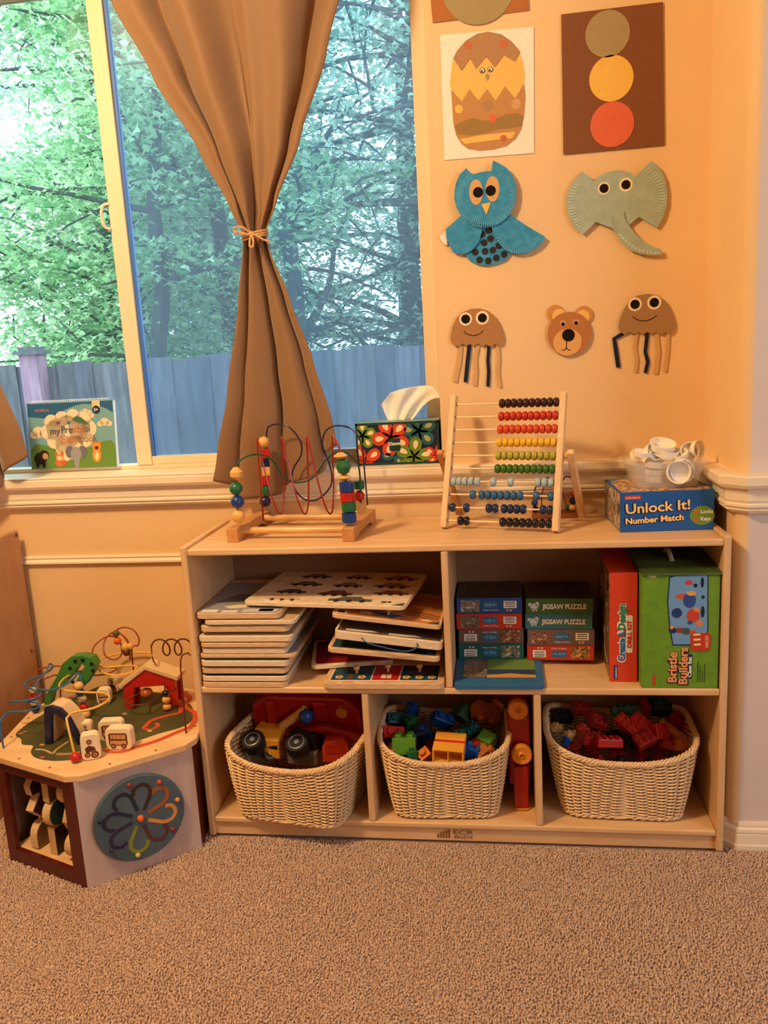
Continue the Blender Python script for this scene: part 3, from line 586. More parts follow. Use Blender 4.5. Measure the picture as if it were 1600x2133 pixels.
# --- bear
hd_ = (0.9158, 1.1841); s_ = 0.968 - hd_[0]
t = base_thing('bear_craft', 'brown paper bear face with light ears and black nose', 'craft', circ(hd_[0], hd_[1], s_))
for a, b in zip([(0.8841, 1.2341), (0.9522, 1.2276)], [(0.8921, 1.228), (0.9482, 1.2223)]): e_ = lobe('ear', circ(a[0], a[1], .0205, 24), paper('bear_ear', (206, 142, 80)), t, .004, .0055); lobe('ear_inner', circ(b[0], b[1], .0165, 24), Pp_gold, e_, .0055, .0064)
b_ = lobe('head', circ(hd_[0], hd_[1], s_, 36), paper('bear_brown', (184, 120, 70)), t, .007, .0086)
q = (0.9115, 1.1641); mz = lobe('muzzle', circ(q[0], q[1], .0345, 30, .0325), paper('bear_muzzle', (226, 168, 100)), t, .0086, .0096)
for q in [(0.9011, 1.209), (0.9325, 1.21)]: lobe('eye', circ(q[0], q[1], .0078, 16), Pp_skin, b_, .0086, .0092); lobe('pupil', circ(q[0], q[1] - .0014, .0045, 14), Pp_dk, b_, .0092, .0098)
q = (0.9137, 1.1809); lobe('nose', circ(q[0], q[1], .0150, 24), Pp_dk, mz, .0096, .0108)
for ln in ([(0.9095, 1.1682), (0.9094, 1.1589), (0.9085, 1.1509)], [(0.9085, 1.1509), (0.9044, 1.145), (0.8984, 1.1461)], [(0.9085, 1.1509), (0.9137, 1.1445), (0.9186, 1.1463)]): lobe('mouth', ribbon(ln, .0018), Pp_dk, mz, .0096, .0102)

# ================================================================== on top of the shelf
def ballbead(n, par, c, r, m, sz=1.0, axis=None): return part(n, G().ball((0, 0, 0), r, 14, sz, axis), m, par, smooth=True, loc=c)
def cylbead(par, c, r, h, m): return part('bead', G().lathe([(r * .86, -h / 2), (r, -h / 2 + .0015), (r, h / 2 - .0015), (r * .86, h / 2)], 16), m, par, smooth=True, loc=c)
def cubebead(par, c, a, h, m, rz=0.3): return part('bead', G().box(-a, a, -a, a, -h / 2, h / 2), m, par, bev=.0012, loc=c, rot=(0, 0, rz))
def discbead(par, c, r, h, m): return part('bead', G().lathe([(r * .35, -h / 2), (r, -h * .05), (r, h * .05), (r * .35, h / 2)], 16), m, par, smooth=True, loc=c)
# --- roller coaster bead maze
mz = thing('bead_maze', 'wooden bead maze with red, green and blue looping wires on the shelf', 'toy', (.2564, .175, ST))
Rm = Matrix.Rotation(-.075, 4, 'Z')
for sx in (-1, 1):
    x0, x1 = sorted((sx * .157, sx * .128))
    pr = [(-.118, 0), (-.085, 0), (-.06, .010), (.05, .010), (.075, 0), (.112, 0), (.112, .033), (-.118, .033)]
    part('base_rail', G().prism(pr, x0, x1, lambda u, v, d: (d, u, v)).xf(Rm), M_beech, mz, bev=.002)
for yy in (-.082, .066): part('dowel', G().cyl((-.13, yy, .0215), (.13, yy, .0215), .0082).xf(Rm), M_wood, mz, smooth=True)
wg = mat('wire_green', (32, 74, 58), .3, coat=.3); wr_ = mat('wire_red', (158, 36, 18), .3, coat=.3); wb = mat('wire_blue', (30, 36, 74), .3, coat=.3)
def wire(name, pts, m, par, r=.0021, k=10): return part(name, G().tube(smoothpts(pts, k), r, 7), m, par, smooth=True)
g1 = [(-0.1384, -0.093, 0.0449), (-0.1337, -0.093, 0.1202), (-0.1286, -0.093, 0.1797), (-0.1114, -0.093, 0.1993), (-0.0841, -0.093, 0.2053), (-0.058, -0.093, 0.1998), (-0.0416, -0.093, 0.1837), (-0.0262, -0.093, 0.1554), (-0.0064, -0.093, 0.138), (0.0163, -0.093, 0.1338), (0.0396, -0.093, 0.1393), (0.0583, -0.093, 0.156), (0.0776, -0.093, 0.1829), (0.0994, -0.093, 0.1975), (0.1238, -0.093, 0.2), (0.1451, -0.093, 0.1839), (0.1544, -0.093, 0.1665), (0.1562, -0.093, 0.139), (0.1548, -0.093, 0.0767)]
n_ = len(g1); g1 = [(a, b + .045 * i / n_, c) for i, (a, b, c) in enumerate(g1)]
wire('wire', g1, wg, mz)
ra, rb, rt = (-0.0898, -0.04, 0.239), (0.1008, -0.065, 0.2387), (-0.052, -0.045, 0.0532); sx_ = rb[0] - ra[0]; zc_ = (ra[2] + rt[2]) / 2; az_ = (ra[2] - rt[2]) / 2
r1 = [(ra[0] - .0075, ra[1] + .02, .033), (ra[0] - .0075, ra[1] + .02, .10), (ra[0] - .006, ra[1] + .014, ra[2] - .035)]
for k in range(49):
    ph_ = 6 * PI * k / 48; r1.append((ra[0] + sx_ * k / 48 + .013 * (1 - math.cos(ph_)) / 2, ra[1] - .03 * k / 48 - .022 * math.sin(ph_), zc_ + .002 * k / 48 + az_ * math.cos(ph_)))
r1 += [(0.1155, -0.095, 0.2261), (0.1218, -0.095, 0.2055), (0.1275, -0.095, 0.1712), (0.1319, -0.095, 0.1056), (0.1314, -0.095, 0.0428)]
wire('wire', r1, wr_, mz)
b1 = [(-0.1108, 0.047, 0.057), (-0.1005, 0.047, 0.1698), (-0.0936, 0.047, 0.2436), (-0.0816, 0.047, 0.2596), (-0.0587, 0.047, 0.2634), (-0.0328, 0.047, 0.2576), (-0.0119, 0.047, 0.2366), (-0.002, 0.047, 0.2087), (-0.0086, 0.047, 0.1813), (-0.0297, 0.047, 0.1524), (-0.0374, 0.047, 0.1265), (-0.0302, 0.047, 0.0963), (-0.0127, 0.047, 0.0769), (0.0077, 0.047, 0.0699), (0.0326, 0.047, 0.0737), (0.0566, 0.047, 0.0936), (0.0664, 0.047, 0.1157), (0.0634, 0.047, 0.1492), (0.0518, 0.047, 0.1865), (0.048, 0.047, 0.2123), (0.0591, 0.047, 0.2392), (0.0785, 0.047, 0.2519), (0.099, 0.047, 0.2539), (0.1242, 0.047, 0.2456), (0.1411, 0.047, 0.2214), (0.1482, 0.047, 0.1866), (0.1493, 0.047, 0.1315), (0.1531, 0.047, 0.0515)]
n_ = len(b1); b1 = [(a, b + .012 * math.sin(i * .8), c) for i, (a, b, c) in enumerate(b1)]
wire('wire', b1, wb, mz)
q = [(-0.1348, -0.093, 0.0605), (-0.1345, -0.093, 0.0954), (-0.1352, -0.093, 0.1273), (-0.1312, -0.093, 0.1623)]
ballbead('bead', mz, q[0], .0160, P_nat); ballbead('bead', mz, q[1], .0162, P_blue); ballbead('bead', mz, q[2], .0158, P_green)
part('bead', G().lathe([(.004, -.016), (.0155, -.006), (.0155, .005), (.006, .016)], 8), P_nat, mz, loc=q[3])
q = [(0.1336, -0.1, 0.0525), (0.1346, -0.1, 0.0786), (0.1326, -0.1, 0.1013), (0.1323, -0.1, 0.1247), (0.1278, -0.1, 0.1462), (0.1274, -0.1, 0.1719), (0.1221, -0.1, 0.1966)]
for c_, m_ in zip(q[:4], (P_blue, P_green, P_red, P_blue)): cylbead(mz, c_, .0175, .0235, m_)
discbead(mz, q[4], .0165, .013, P_nat); part('bead', G().lathe([(.004, -.019), (.013, -.014), (.0178, 0), (.013, .014), (.004, .019)], 10), P_green, mz, loc=q[5]); discbead(mz, q[6], .0165, .016, P_nat)
q = [(0.1521, -0.045, 0.1191), (0.1505, -0.045, 0.0925), (0.1541, -0.045, 0.0639)]
cylbead(mz, q[0], .0125, .020, P_green); ballbead('bead', mz, q[1], .0135, P_red); cubebead(mz, q[2], .0115, .026, P_nat)
q = [(-0.1099, 0.05, 0.0686), (-0.1067, 0.05, 0.0981), (-0.1046, 0.05, 0.1226), (-0.1014, 0.05, 0.1469), (-0.1007, 0.05, 0.1694), (-0.0976, 0.05, 0.1916), (-0.101, 0.05, 0.2196)]
ballbead('bead', mz, q[0], .0145, P_navy); cylbead(mz, q[1], .009, .024, P_green)
for c_, m_ in zip(q[2:6], (P_red, P_nat, P_navy, P_red)): cubebead(mz, c_, .0098, .0225, m_)
ballbead('bead', mz, q[6], .0145, P_nat)

# --- abacus
ab = thing('abacus', 'wooden abacus with ten rows of coloured beads on the shelf', 'abacus', (.732, .125, ST))
ex = Vector((.963, -.272, 0)).normalized(); nb = Vector((.272, .963, 0)).normalized(); al = math.radians(20)
eu = nb * math.sin(al) + Vector((0, 0, math.cos(al))); en = ex.cross(eu) * -1
Ma = Matrix(((ex.x, en.x, eu.x, 0), (ex.y, en.y, eu.y, 0), (ex.z, en.z, eu.z, 0), (0, 0, 0, 1)))
M_ab = mat('abacus_wood', (238, 204, 156), .5, rgb2=(224, 186, 136), vscale=16, stretch=(5, 5, 1))
for sx in (-1, 1): part('post', G().box(sx * .134 - .0075, sx * .134 + .0075, -.011, .011, .0035, .330).xf(Ma), M_ab, ab, bev=.002)
M_rod = mat('rod_wood', (250, 226, 180), .4); M_plug = mat('rod_plug', (40, 26, 20), .5)
rowc = [(58, 24, 18), (196, 52, 28), (212, 72, 34), (240, 186, 40), (176, 168, 62), (62, 108, 26), (168, 190, 198), (44, 98, 144), (24, 46, 88), (18, 18, 26)]
Rr_ = [None] * 6 + [[160, 187, 215, 245, 277, 355, 438, 567, 597, 627], [252, 295, 326, 357, 388, 419, 450, 481, 558, 625], [148, 218, 330, 361, 404, 434, 465, 496, 590, 622], [188, 218, 398, 430, 461, 492, 523, 554, 586, 618]]
lim = [(145, 645), (135, 640), (128, 638), (122, 635)]
for k in range(10):
    z = .0215 + .0318 * (9 - k)
    part('rod', G().cyl((-.128, 0, z), (.128, 0, z), .0021, n=8).xf(Ma), M_rod, ab, smooth=True)
    for sx in (-1, 1): part('rod_plug', G().cyl((sx * .1262, 0, z), (sx * .1285, 0, z), .0045, n=10).xf(Ma), M_plug, ab)
    m_ = paint('abacus_%d' % k, rowc[k])
    me = None
    for j in range(10):
        if Rr_[k] is None: x = .1175 - .01435 * (9 - j)
        else: a, b = lim[k - 6]; x = -.126 + (Rr_[k][j] - a) / (b - a) * .252
        loc = Ma @ Vector((x, 0, z))
        if me is None: o = part('bead', G().lathe([(.003, -.0070), (.0085, -.0060), (.0112, -.0025), (.0112, .0025), (.0085, .0060), (.003, .0070)], 14, Ma.to_3x3().to_4x4() @ Matrix.Rotation(PI / 2, 4, 'Y')), m_, ab, smooth=True, loc=loc); me = o.data
        else: o = new_ob('bead', me, ab); o.location = loc
for sx in (-1, 1):
    pv = Ma @ Vector((sx * .158, .004, .182)); ft = Vector((.937 - .732, .256 - .125, 0)) if sx > 0 else Vector((.937 - .732, .256 - .125, 0)) - ex * .316
    d = (ft - pv).normalized(); sd = ex; nn = d.cross(sd).normalized()
    Ml = Matrix(((sd.x, nn.x, d.x, pv.x), (sd.y, nn.y, d.y, pv.y), (sd.z, nn.z, d.z, pv.z), (0, 0, 0, 1)))
    part('stand_leg', G().box(-.008, .008, -.008, .008, -.012, (ft - pv).length - .003).xf(Ml), M_beech if sx < 0 else M_ab, ab, bev=.002)
    part('pivot_peg', G().lathe([(.003, -.012), (.0075, -.007), (.0085, 0), (.0075, .007), (.003, .012)], 12, Ma @ Matrix.Translation((sx * .146, .004, .182)) @ Matrix.Rotation(PI / 2, 4, 'Y')), M_wood, ab, smooth=True)

# --- small bead maze behind the abacus
o_ = (0.8709, 0.2758, 0.7396)
sm = thing('bead_maze', 'small bead maze with dark wires behind the abacus', 'toy', (o_[0], o_[1], ST))
part('base', G().box(-.055, .055, -.026, .026, 0, .012), mat('maze_base_brown', (150, 84, 46), .5, var=.1, vscale=20), sm, bev=.002)
wd = mat('wire_brown', (70, 34, 22), .3)
wire('wire', [(-.046, 0, .012), (-.05, 0, .05), (-.04, -.004, .085), (-.015, -.01, .10), (.005, .004, .075), (-.004, .012, .045), (.012, .006, .072), (.03, 0, .10), (.05, 0, .085), (.048, 0, .05), (.044, 0, .012)], wd, sm, .0016)
wire('wire', [(-.03, .014, .012), (-.028, .014, .06), (-.01, .01, .088), (.02, .012, .06), (.034, .014, .012)], wr_, sm, .0016)
for c_, r_, m_ in (((-.0465, 0, .020), .0085, P_navy), ((-.0480, 0, .036), .0085, P_blue), ((.0445, 0, .021), .009, P_nat), ((.0465, 0, .039), .010, P_navy), ((.048, 0, .058), .0085, P_red), ((.0335, .014, .019), .007, P_green)): ballbead('bead', sm, c_, r_, m_)

# --- number match game box
ub = thing('game_box', 'blue number match game box at the right end of the shelf top', 'box', (1.1045, .087, ST), .055)
UW, UD, UH = .2030, .19, .0905
M_ublue = mat('box_blue', (26, 90, 168), .45, var=.04, vscale=20); M_card = mat('box_worn_side', (150, 128, 112), .6, rgb2=(206, 180, 146), vscale=50)
bx = part('box_body', G().box(-UW / 2, UW / 2, 0, UD, 0, UH), M_ublue, ub, bev=.0015)
Fu = face((-UW / 2, 0, 0), (1, 0, 0), (0, 0, 1))
decal('side_print', rect(.004, .004, UD - .004, UH - .004), photo_mat('unlock_side', [(90, 70, 60), (180, 150, 120), (120, 130, 140), (220, 190, 150)], 34), ub, face((-UW / 2, UD, 0), (0, -1, 0), (0, 0, 1)))
decal('top_print', rect(.004, .004, UW - .004, UD - .004), photo_mat('unlock_top', [(60, 110, 170), (214, 170, 110), (150, 90, 60), (230, 200, 150)], 24), ub, face((-UW / 2, 0, UH), (1, 0, 0), (0, 1, 0)))
M_lcream = mat('lettering_cream', (255, 214, 140), .5)
for s_, z_, v_, w_ in (('Unlock It!', .031, .042, .139), ('Number Match', .0185, .0185, .126)):
    text(s_, z_, M_black, ub, Fu, .009, v_, .0006, bold=.0019, width=w_ + .003, name='lettering_outline', rot=.045); text(s_, z_, M_lcream, ub, Fu, .0105, v_ + .0004, .0011, bold=.0006, width=w_, rot=.045)
decal('brand_label', rect(.0085, .074, .044, .0835), mat('label_red', (206, 52, 34), .5), ub, Fu); text('Lakeshore', .0075, M_white, ub, Fu, .0105, .0765, width=.031)
M_lime = mat('print_lime', (112, 150, 44), .5); decal('badge', [(q[0] + .0, q[1]) for q in circ(UW - .026, .033, .0265, 28, .0215)], M_lime, ub, Fu)
for s_, u_, v_, m_ in (('20', UW - .045, .0375, mat('print_orange', (226, 110, 50), .5)), ('20', UW - .045, .021, mat('print_orange', (226, 110, 50), .5)), ('Locks', UW - .030, .038, M_white), ('Keys', UW - .030, .0215, M_white)): text(s_, .0115, m_, ub, Fu, u_, v_, bold=.0004)
# --- clear tub of white lids
tb0 = (1.110, .170, ST + UH + .0012)
tub = thing('plastic_tub', 'clear plastic tub full of white lids on the blue game box', 'container', tb0, .03)
def clear_mat(name, tint, f):
    m = bpy.data.materials.new(name); m.use_nodes = True; nt = m.node_tree; b = nt.nodes['Principled BSDF']; b.inputs['Base Color'].default_value = tint + (1,); b.inputs['Roughness'].default_value = .25
    out = nt.nodes['Material Output']; tr = nt.nodes.new('ShaderNodeBsdfTransparent'); mx = nt.nodes.new('ShaderNodeMixShader'); mx.inputs['Fac'].default_value = f
    nt.links.new(tr.outputs[0], mx.inputs[1]); nt.links.new(b.outputs[0], mx.inputs[2]); nt.links.new(mx.outputs[0], out.inputs['Surface']); return m
M_tub = clear_mat('clear_plastic', (.86, .80, .72), .30)
def tubring(hx, hy, z, r=.014): return [(a, b, z) for a, b in rrect(-hx, -hy, hx, hy, r, 4)]
lv = [tubring(.066, .046, .0), tubring(.085, .060, .058), tubring(.092, .066, .0585), tubring(.092, .066, .0605), tubring(.083, .058, .060), tubring(.064, .044, .002)]
g = G(); n_ = len(lv[0])
for L_ in lv: g.v += L_
for i in range(len(lv) - 1):
    for k in range(n_): g.f.append((i * n_ + k, i * n_ + (k + 1) % n_, (i + 1) * n_ + (k + 1) % n_, (i + 1) * n_ + k))
g.f += [tuple(range(n_))[::-1], tuple((len(lv) - 1) * n_ + k for k in range(n_))]
part('tub_body', g, M_tub, tub, smooth=True)
M_lid = mat('white_plastic', (252, 244, 228), .4, var=.02, vscale=10)
lids = [((-.052, -.030, .072), (.2, .1, 0), .9, 'white lid lying flat at the left end of the tub'), ((-.028, -.012, .075), (1.1, .5, .3), 1, 'white lid tilted on edge left of the middle of the tub'), ((-.004, -.006, .082), (.35, .1, 0), 1.35, 'largest white lid, stacked highest in the middle of the tub'),
        ((.004, -.008, .068), (.25, .15, 0), 1.3, 'wide white lid just under the highest one in the tub'), ((.033, -.02, .066), (.4, -.3, 0), .9, 'small white lid beside the tall stack in the tub'), ((.052, -.006, .073), (1.2, -.5, .4), 1, 'white lid leaning near the right end of the tub'), ((.070, .0, .078), (1.35, -.9, .9), .95, 'white lid standing on edge at the right rim of the tub'),
        ((.022, -.046, .034), (1.40, .0, .06), 1.25, 'round white lid pressed face out against the tub front'), ((.031, -.036, .034), (1.35, .0, .12), 1.25, 'white lid right behind the one pressed against the tub front'), ((-.020, -.025, .012), (0, 0, 0), 1.1, 'white lid lying at the tub bottom on the left'), ((-.020, -.025, .028), (.1, 0, 0), 1.1, 'second white lid up from the tub bottom on the left'), ((-.022, -.025, .045), (.1, .1, 0), 1.1, 'third white lid up from the tub bottom on the left'),
        ((.045, .010, .012), (0, 0, 0), 1.0, 'white lid lying at the tub bottom on the right'), ((.047, .010, .028), (0, .1, 0), 1.0, 'second white lid up from the tub bottom on the right'), ((.047, .012, .044), (.1, .1, 0), 1.0, 'third white lid up from the tub bottom on the right'), ((-.055, .02, .060), (.6, .7, 0), 1.0, 'white lid tipped against the back left of the tub')]
lm = None
for c_, r_, s_, lb in lids:
    if lm is None:
        o = part('lid', G().lathe([(.0190, .0), (.0205, .001), (.0215, .0125), (.0195, .0125), (.0185, .003), (.0001, .003)], 24), M_lid, None, smooth=True); lm = o.data
    else: o = new_ob('lid', lm)
    o.location = (tb0[0] + c_[0], tb0[1] + c_[1], tb0[2] + c_[2]); o.rotation_euler = r_; o.scale = (s_, s_, s_); tag(o, lb, 'lid', 'white lids in the tub')

# --- tissue box
tx = thing('tissue_box', 'floral tissue box with a tissue sticking out on the window sill', 'tissue box', (.4795, .330, .8768), .0)
TW, TD, TH = .216, .088, .110
M_tn = mat('tissue_navy', (26, 36, 60), .5, var=.05, vscale=30); part('box_body', G().box(-TW / 2, TW / 2, 0, TD, 0, TH), M_tn, tx, bev=.0015)
part('box_top', G().box(-TW / 2, TW / 2, 0, TD, TH, TH + .001), mat('tissue_top', (150, 182, 178), .5, rgb2=(96, 140, 140), vscale=20), tx)
Ft = face((-TW / 2, 0, 0), (1, 0, 0), (0, 0, 1)); M_tf = mat('tissue_frame', (24, 62, 58), .5)
for rc in (rect(0, 0, TW, .006), rect(0, TH - .006, TW, TH), rect(0, 0, .005, TH), rect(TW - .005, 0, TW, TH)): decal('border', rc, M_tf, tx, Ft, .0012)
Pr, Pg, Pt, Pc, Po = mat('petal_red', (214, 66, 36), .5), mat('petal_green', (108, 140, 42), .5), mat('petal_teal', (38, 96, 98), .5), mat('petal_cream', (244, 222, 168), .5), mat('petal_olive', (168, 172, 126), .5)
def petal(u, v, a, l, w, m, par=tx):
    ca, sa = math.cos(a), math.sin(a); pts = []
    for i in range(18):
        th = 2 * PI * i / 18; x = l * .5 * (1 + math.cos(th)); y = w * .5 * math.sin(th) * (.55 + .45 * (x / l)); pts.append((u + x * ca - y * sa, v + x * sa + y * ca))
    return [(min(max(p_[0], .005), TW - .005), min(max(p_[1], .006), TH - .006)) for p_ in pts]
def flower(u, v, l, w, m, n, a0, m2, d):
    for i in range(n):
        a = a0 + 2 * PI * i / n; decal('petal', petal(u, v, a, l, w, m), m, tx, Ft, d); decal('petal_heart', petal(u + l * .38 * math.cos(a), v + l * .38 * math.sin(a), a, l * .45, w * .4, m2), m2, tx, Ft, d + .0004)
flower(.165, .085, .046, .042, Pt, 5, .5, Po, .0008); flower(.105, .030, .040, .034, Pt, 4, .2, Po, .0008); flower(.018, .078, .036, .034, Pg, 5, .3, Pc, .0010)
flower(.092, .072, .050, .044, Pr, 5, .75, Pc, .0012); flower(.150, .020, .050, .040, Pg, 5, .15, Pc, .0013); flower(.022, .012, .046, .038, Pr, 4, .6, Pc, .0013); flower(.206, .022, .030, .026, Pr, 4, 1.0, Pc, .0014)
decal('logo_patch', rrect(.0865, .036, .1155, .068, .003), mat('logo_green', (22, 58, 50), .5), tx, Ft, .0022); text('Kleenex', .0125, M_white, tx, Ft, .084, .050, .0024, bold=.0003, width=.036, shear=.25, rot=.05)
# the tissue: a pinched crumpled sheet
v = []; f = []; NU, NV = 30, 20
for j in range(NV + 1):
    h = j / NV
    for i in range(NU + 1):
        s_ = i / NU; wx = .062 + .068 * h ** .8; x = (s_ - .5) * wx + .014 * h + .022 * h * h * s_ * 1.4
        y = .010 * math.sin(7.5 * s_ + 2.2 * h) * (.4 + h) + .005 * math.sin(17 * s_ - 3 * h) + .012 * h * math.sin(3 * s_)
        z = .078 * h * (1 - .22 * (s_ - .55) ** 2 * 3) + .013 * h * s_ - (.030 * h ** 4 * max(0, s_ - .86) * 7) - .022 * h ** 3 * max(0, .18 - s_) * 5
        v.append((x + .006, y + TD * .45, z + TH))
for j in range(NV):
    for i in range(NU): q = j * (NU + 1) + i; f.append((q, q + 1, q + NU + 2, q + NU + 1))
tis = part('tissue', G().add(v, f), mat('tissue_paper', (246, 244, 236), .9, sheen=.2, spec=.1), tx, smooth=True); md = tis.modifiers.new('t', 'SOLIDIFY'); md.thickness = .0006

# --- spiral bound book on the sill
bk = thing('activity_book', 'spiral-bound preschool busy book with animals standing on the window sill', 'book', (-.461, .406, .8885), (-.10, 0, -.03))
BW, BH = .262, .186
part('pages', G().box(-BW / 2, BW / 2, .002, .016, 0, BH), M_white, bk); cov = part('cover', G().box(-BW / 2 - .001, BW / 2 + .001, 0, .002, 0, BH + .003), mat('book_sky', (120, 170, 180), .5), bk)
Fb = face((-BW / 2, 0, 0), (1, 0, 0), (0, 0, 1))
def bd(name, poly, rgb, d=.0006): return decal(name, poly, mat('print_%d_%d_%d' % rgb, rgb, .5), cov, Fb, d)
bd('print_band', [(0, .186)] + [(0, .150)] + [(u_, .150 - .008 * math.sin(u_ * 16)) for u_ in [i * .01 for i in range(1, 10)]] + [(.10 + i * .01, .158 + .022 * math.sin(PI / 2 * i / 8)) for i in range(9)] + [(.21, .176), (.24, .166), (BW, .152), (BW, .186)], (40, 100, 146))
bd('print_hill', [(0, 0), (0, .055), (.02, .072), (.05, .066), (.09, .05), (.14, .048), (.19, .058), (.22, .072), (.25, .076), (BW, .06), (BW, 0)], (104, 144, 66))
for (u_, v_, r_) in ((.030, .105, .020), (.015, .098, .013), (.046, .100, .014), (.235, .127, .014), (.222, .122, .010), (.248, .122, .010), (.178, .158, .010), (.168, .156, .007), (.190, .156, .007), (.196, .146, .009), (.188, .144, .006)): bd('print_cloud', circ(u_, v_, r_, 16, r_ * .8), (232, 214, 178), .0008)
for (u_, v_, r_) in ((.060, .105, .022), (.072, .132, .022), (.105, .140, .022), (.140, .146, .021), (.170, .135, .023), (.185, .110, .024), (.172, .082, .024), (.140, .070, .026), (.105, .068, .026), (.078, .080, .024), (.120, .105, .045), (.085, .11, .03), (.155, .11, .032), (.105, .045, .026), (.13, .045, .02)): bd('print_cloud', circ(u_, v_, r_, 20), (238, 220, 188), .0009)
tcol = [(52, 72, 110), (150, 96, 60), (70, 130, 160), (190, 90, 50), (100, 110, 80)]
for s_, u_, v_, z_, w_, c_ in (('my', .066, .098, .026, .030, (52, 72, 110)), ('Pre', .100, .100, .028, .034, (60, 90, 120)), ('scho', .134, .1005, .028, .040, (184, 112, 60)), ('ol', .173, .1015, .028, .016, (90, 110, 130)), ('busy', .100, .072, .028, .050, (196, 120, 72)), ('book', .158, .073, .028, .050, (150, 110, 90))): text(s_, z_, mat('print_%d_%d_%d' % c_, c_, .5), cov, Fb, u_, v_, .0014, width=w_, bold=.0003)
text('KEYBIRDS', .010, mat('print_orange', (226, 110, 50), .5), cov, Fb, .022, .163, .001, width=.044)
bd('print_badge', circ(.212, .162, .0115, 20), (36, 50, 84), .0012); bd('print_tag', rect(.200, .168, .224, .188), (236, 206, 160), .0009); text('3+', .012, M_white, cov, Fb, .205, .158, .0016, bold=.0003)
bd('print_lizard', [(.135, .137), (.150, .147), (.165, .142), (.180, .128), (.190, .120), (.175, .124), (.160, .127), (.150, .130)], (70, 110, 80), .0012); bd('print_butterfly', [(.086, .128), (.092, .137), (.096, .131), (.102, .138), (.098, .126), (.092, .124)], (120, 84, 100), .0012); bd('print_butterfly', [(.118, .126), (.124, .136), (.128, .130), (.134, .137), (.130, .124), (.124, .123)], (70, 120, 150), .0012)
def animal(parts):
    for i, (u_, v_, rx, ry, c_) in enumerate(parts): bd('print_animal', circ(u_, v_, rx, 16, ry), c_, .0014 + .0003 * i)
animal([(.030, .030, .020, .017, (48, 34, 34)), (.042, .040, .015, .014, (56, 38, 36)), (.046, .036, .009, .009, (206, 160, 120)), (.020, .014, .005, .010, (48, 34, 34)), (.040, .014, .005, .010, (48, 34, 34))])
animal([(.088, .018, .013, .013, (206, 120, 60)), (.090, .032, .012, .010, (222, 150, 90)), (.090, .029, .007, .006, (244, 220, 190)), (.081, .042, .004, .007, (206, 120, 60)), (.099, .042, .004, .007, (206, 120, 60)), (.104, .016, .007, .008, (206, 100, 50))])
animal([(.122, .046, .013, .017, (110, 112, 128)), (.162, .046, .013, .017, (110, 112, 128)), (.142, .040, .017, .020, (150, 152, 160)), (.143, .016, .008, .017, (150, 152, 160))])
animal([(.205, .036, .013, .022, (226, 150, 60)), (.206, .058, .013, .012, (232, 150, 56)), (.206, .055, .006, .005, (80, 40, 30)), (.196, .068, .004, .005, (226, 140, 50)), (.216, .068, .004, .005, (226, 140, 50)), (.206, .032, .006, .012, (244, 220, 170))])
g = G()
for i in range(34):
    u_ = -BW / 2 + .012 + i * (BW - .03) / 33; g.tube([(u_ + .0012 * math.sin(a), .008 + .009 * math.cos(a), BH + .001 + .007 * math.sin(a)) for a in [2 * PI * k / 8 for k in range(8)]], .0009, 4, closed=True)
part('spiral_binding', g, mat('binding_white', (220, 226, 228), .3), bk, smooth=True)

# ================================================================== puzzles on the middle shelf
M_pedge = mat('puzzle_edge', (232, 200, 158), .6, rgb2=(204, 162, 116), vscale=90, stretch=(.4, .4, 5)); M_pedge2 = mat('puzzle_edge_pale', (242, 224, 196), .6, rgb2=(222, 194, 156), vscale=90, stretch=(.4, .4, 5)); _bn = [0]
def board(label, w, d, th, loc, rot, prints, group='wooden puzzle boards'):
    t = thing('puzzle_board', label, 'puzzle', loc, rot, group)
    part('board', G().prism(rrect(-w / 2, 0, w / 2, d, .014, 4), 0, th), (M_pedge, M_pedge2)[_bn[0] % 2], t, bev=.0012, seg=1)
    _bn[0] += 1
    F = face((-w / 2, 0, th), (1, 0, 0), (0, 1, 0))
    for nm, poly, m in prints: decal(nm, poly, m, t, F, .0007)
    return t, F
def knob(par, x, y, z, m=M_wood): part('knob', G().lathe([(.0035, 0), (.0035, .006), (.0075, .010), (.0085, .014), (.0065, .018), (.001, .0195)], 12), m, par, smooth=True, loc=(x, y, z))
def pr(rgb): return mat('print_%d_%d_%d' % rgb, rgb, .5)
bz = [(0.0154, 0.2281, 0.3978, 0.4125, 0.3988, 0.4133), (0.0171, 0.2302, 0.4147, 0.4275, 0.4155, 0.4281), (0.0181, 0.2308, 0.4333, 0.4487, 0.4337, 0.4489), (0.0201, 0.2374, 0.4531, 0.4685, 0.4533, 0.4684), (0.0188, 0.2549, 0.4737, 0.4825, 0.4736, 0.4822), (0.0241, 0.2347, 0.4838, 0.4969, 0.4835, 0.4964), (0.0237, 0.2403, 0.5012, 0.5121, 0.5007, 0.5114), (0.0199, 0.2496, 0.5143, 0.5295, 0.5135, 0.5284), (0.0262, 0.2431, 0.5381, 0.5541, 0.5369, 0.5526), (0.0389, 0.2612, 0.5574, 0.5682, 0.5559, 0.5665), (0.0201, 0.2249, 0.5713, 0.5919, 0.5697, 0.59)]
desc = ['tan wooden puzzle board at the very bottom of the left stack', 'white-edged puzzle board second from the bottom of the left stack', 'thick pale puzzle board third from the bottom of the left stack', 'pale grey puzzle board fourth from the bottom of the left stack', 'thin wide grey puzzle board in the middle of the left stack', 'white snowy puzzle board sixth up in the left stack', 'thin brown puzzle board seventh up in the left stack', 'puzzle board with a dashed front edge in the left stack', 'white and green puzzle board third from the top of the left stack', 'pale pegged puzzle board second from the top of the left stack', 'grey street-scene puzzle board lying on top of the left stack']
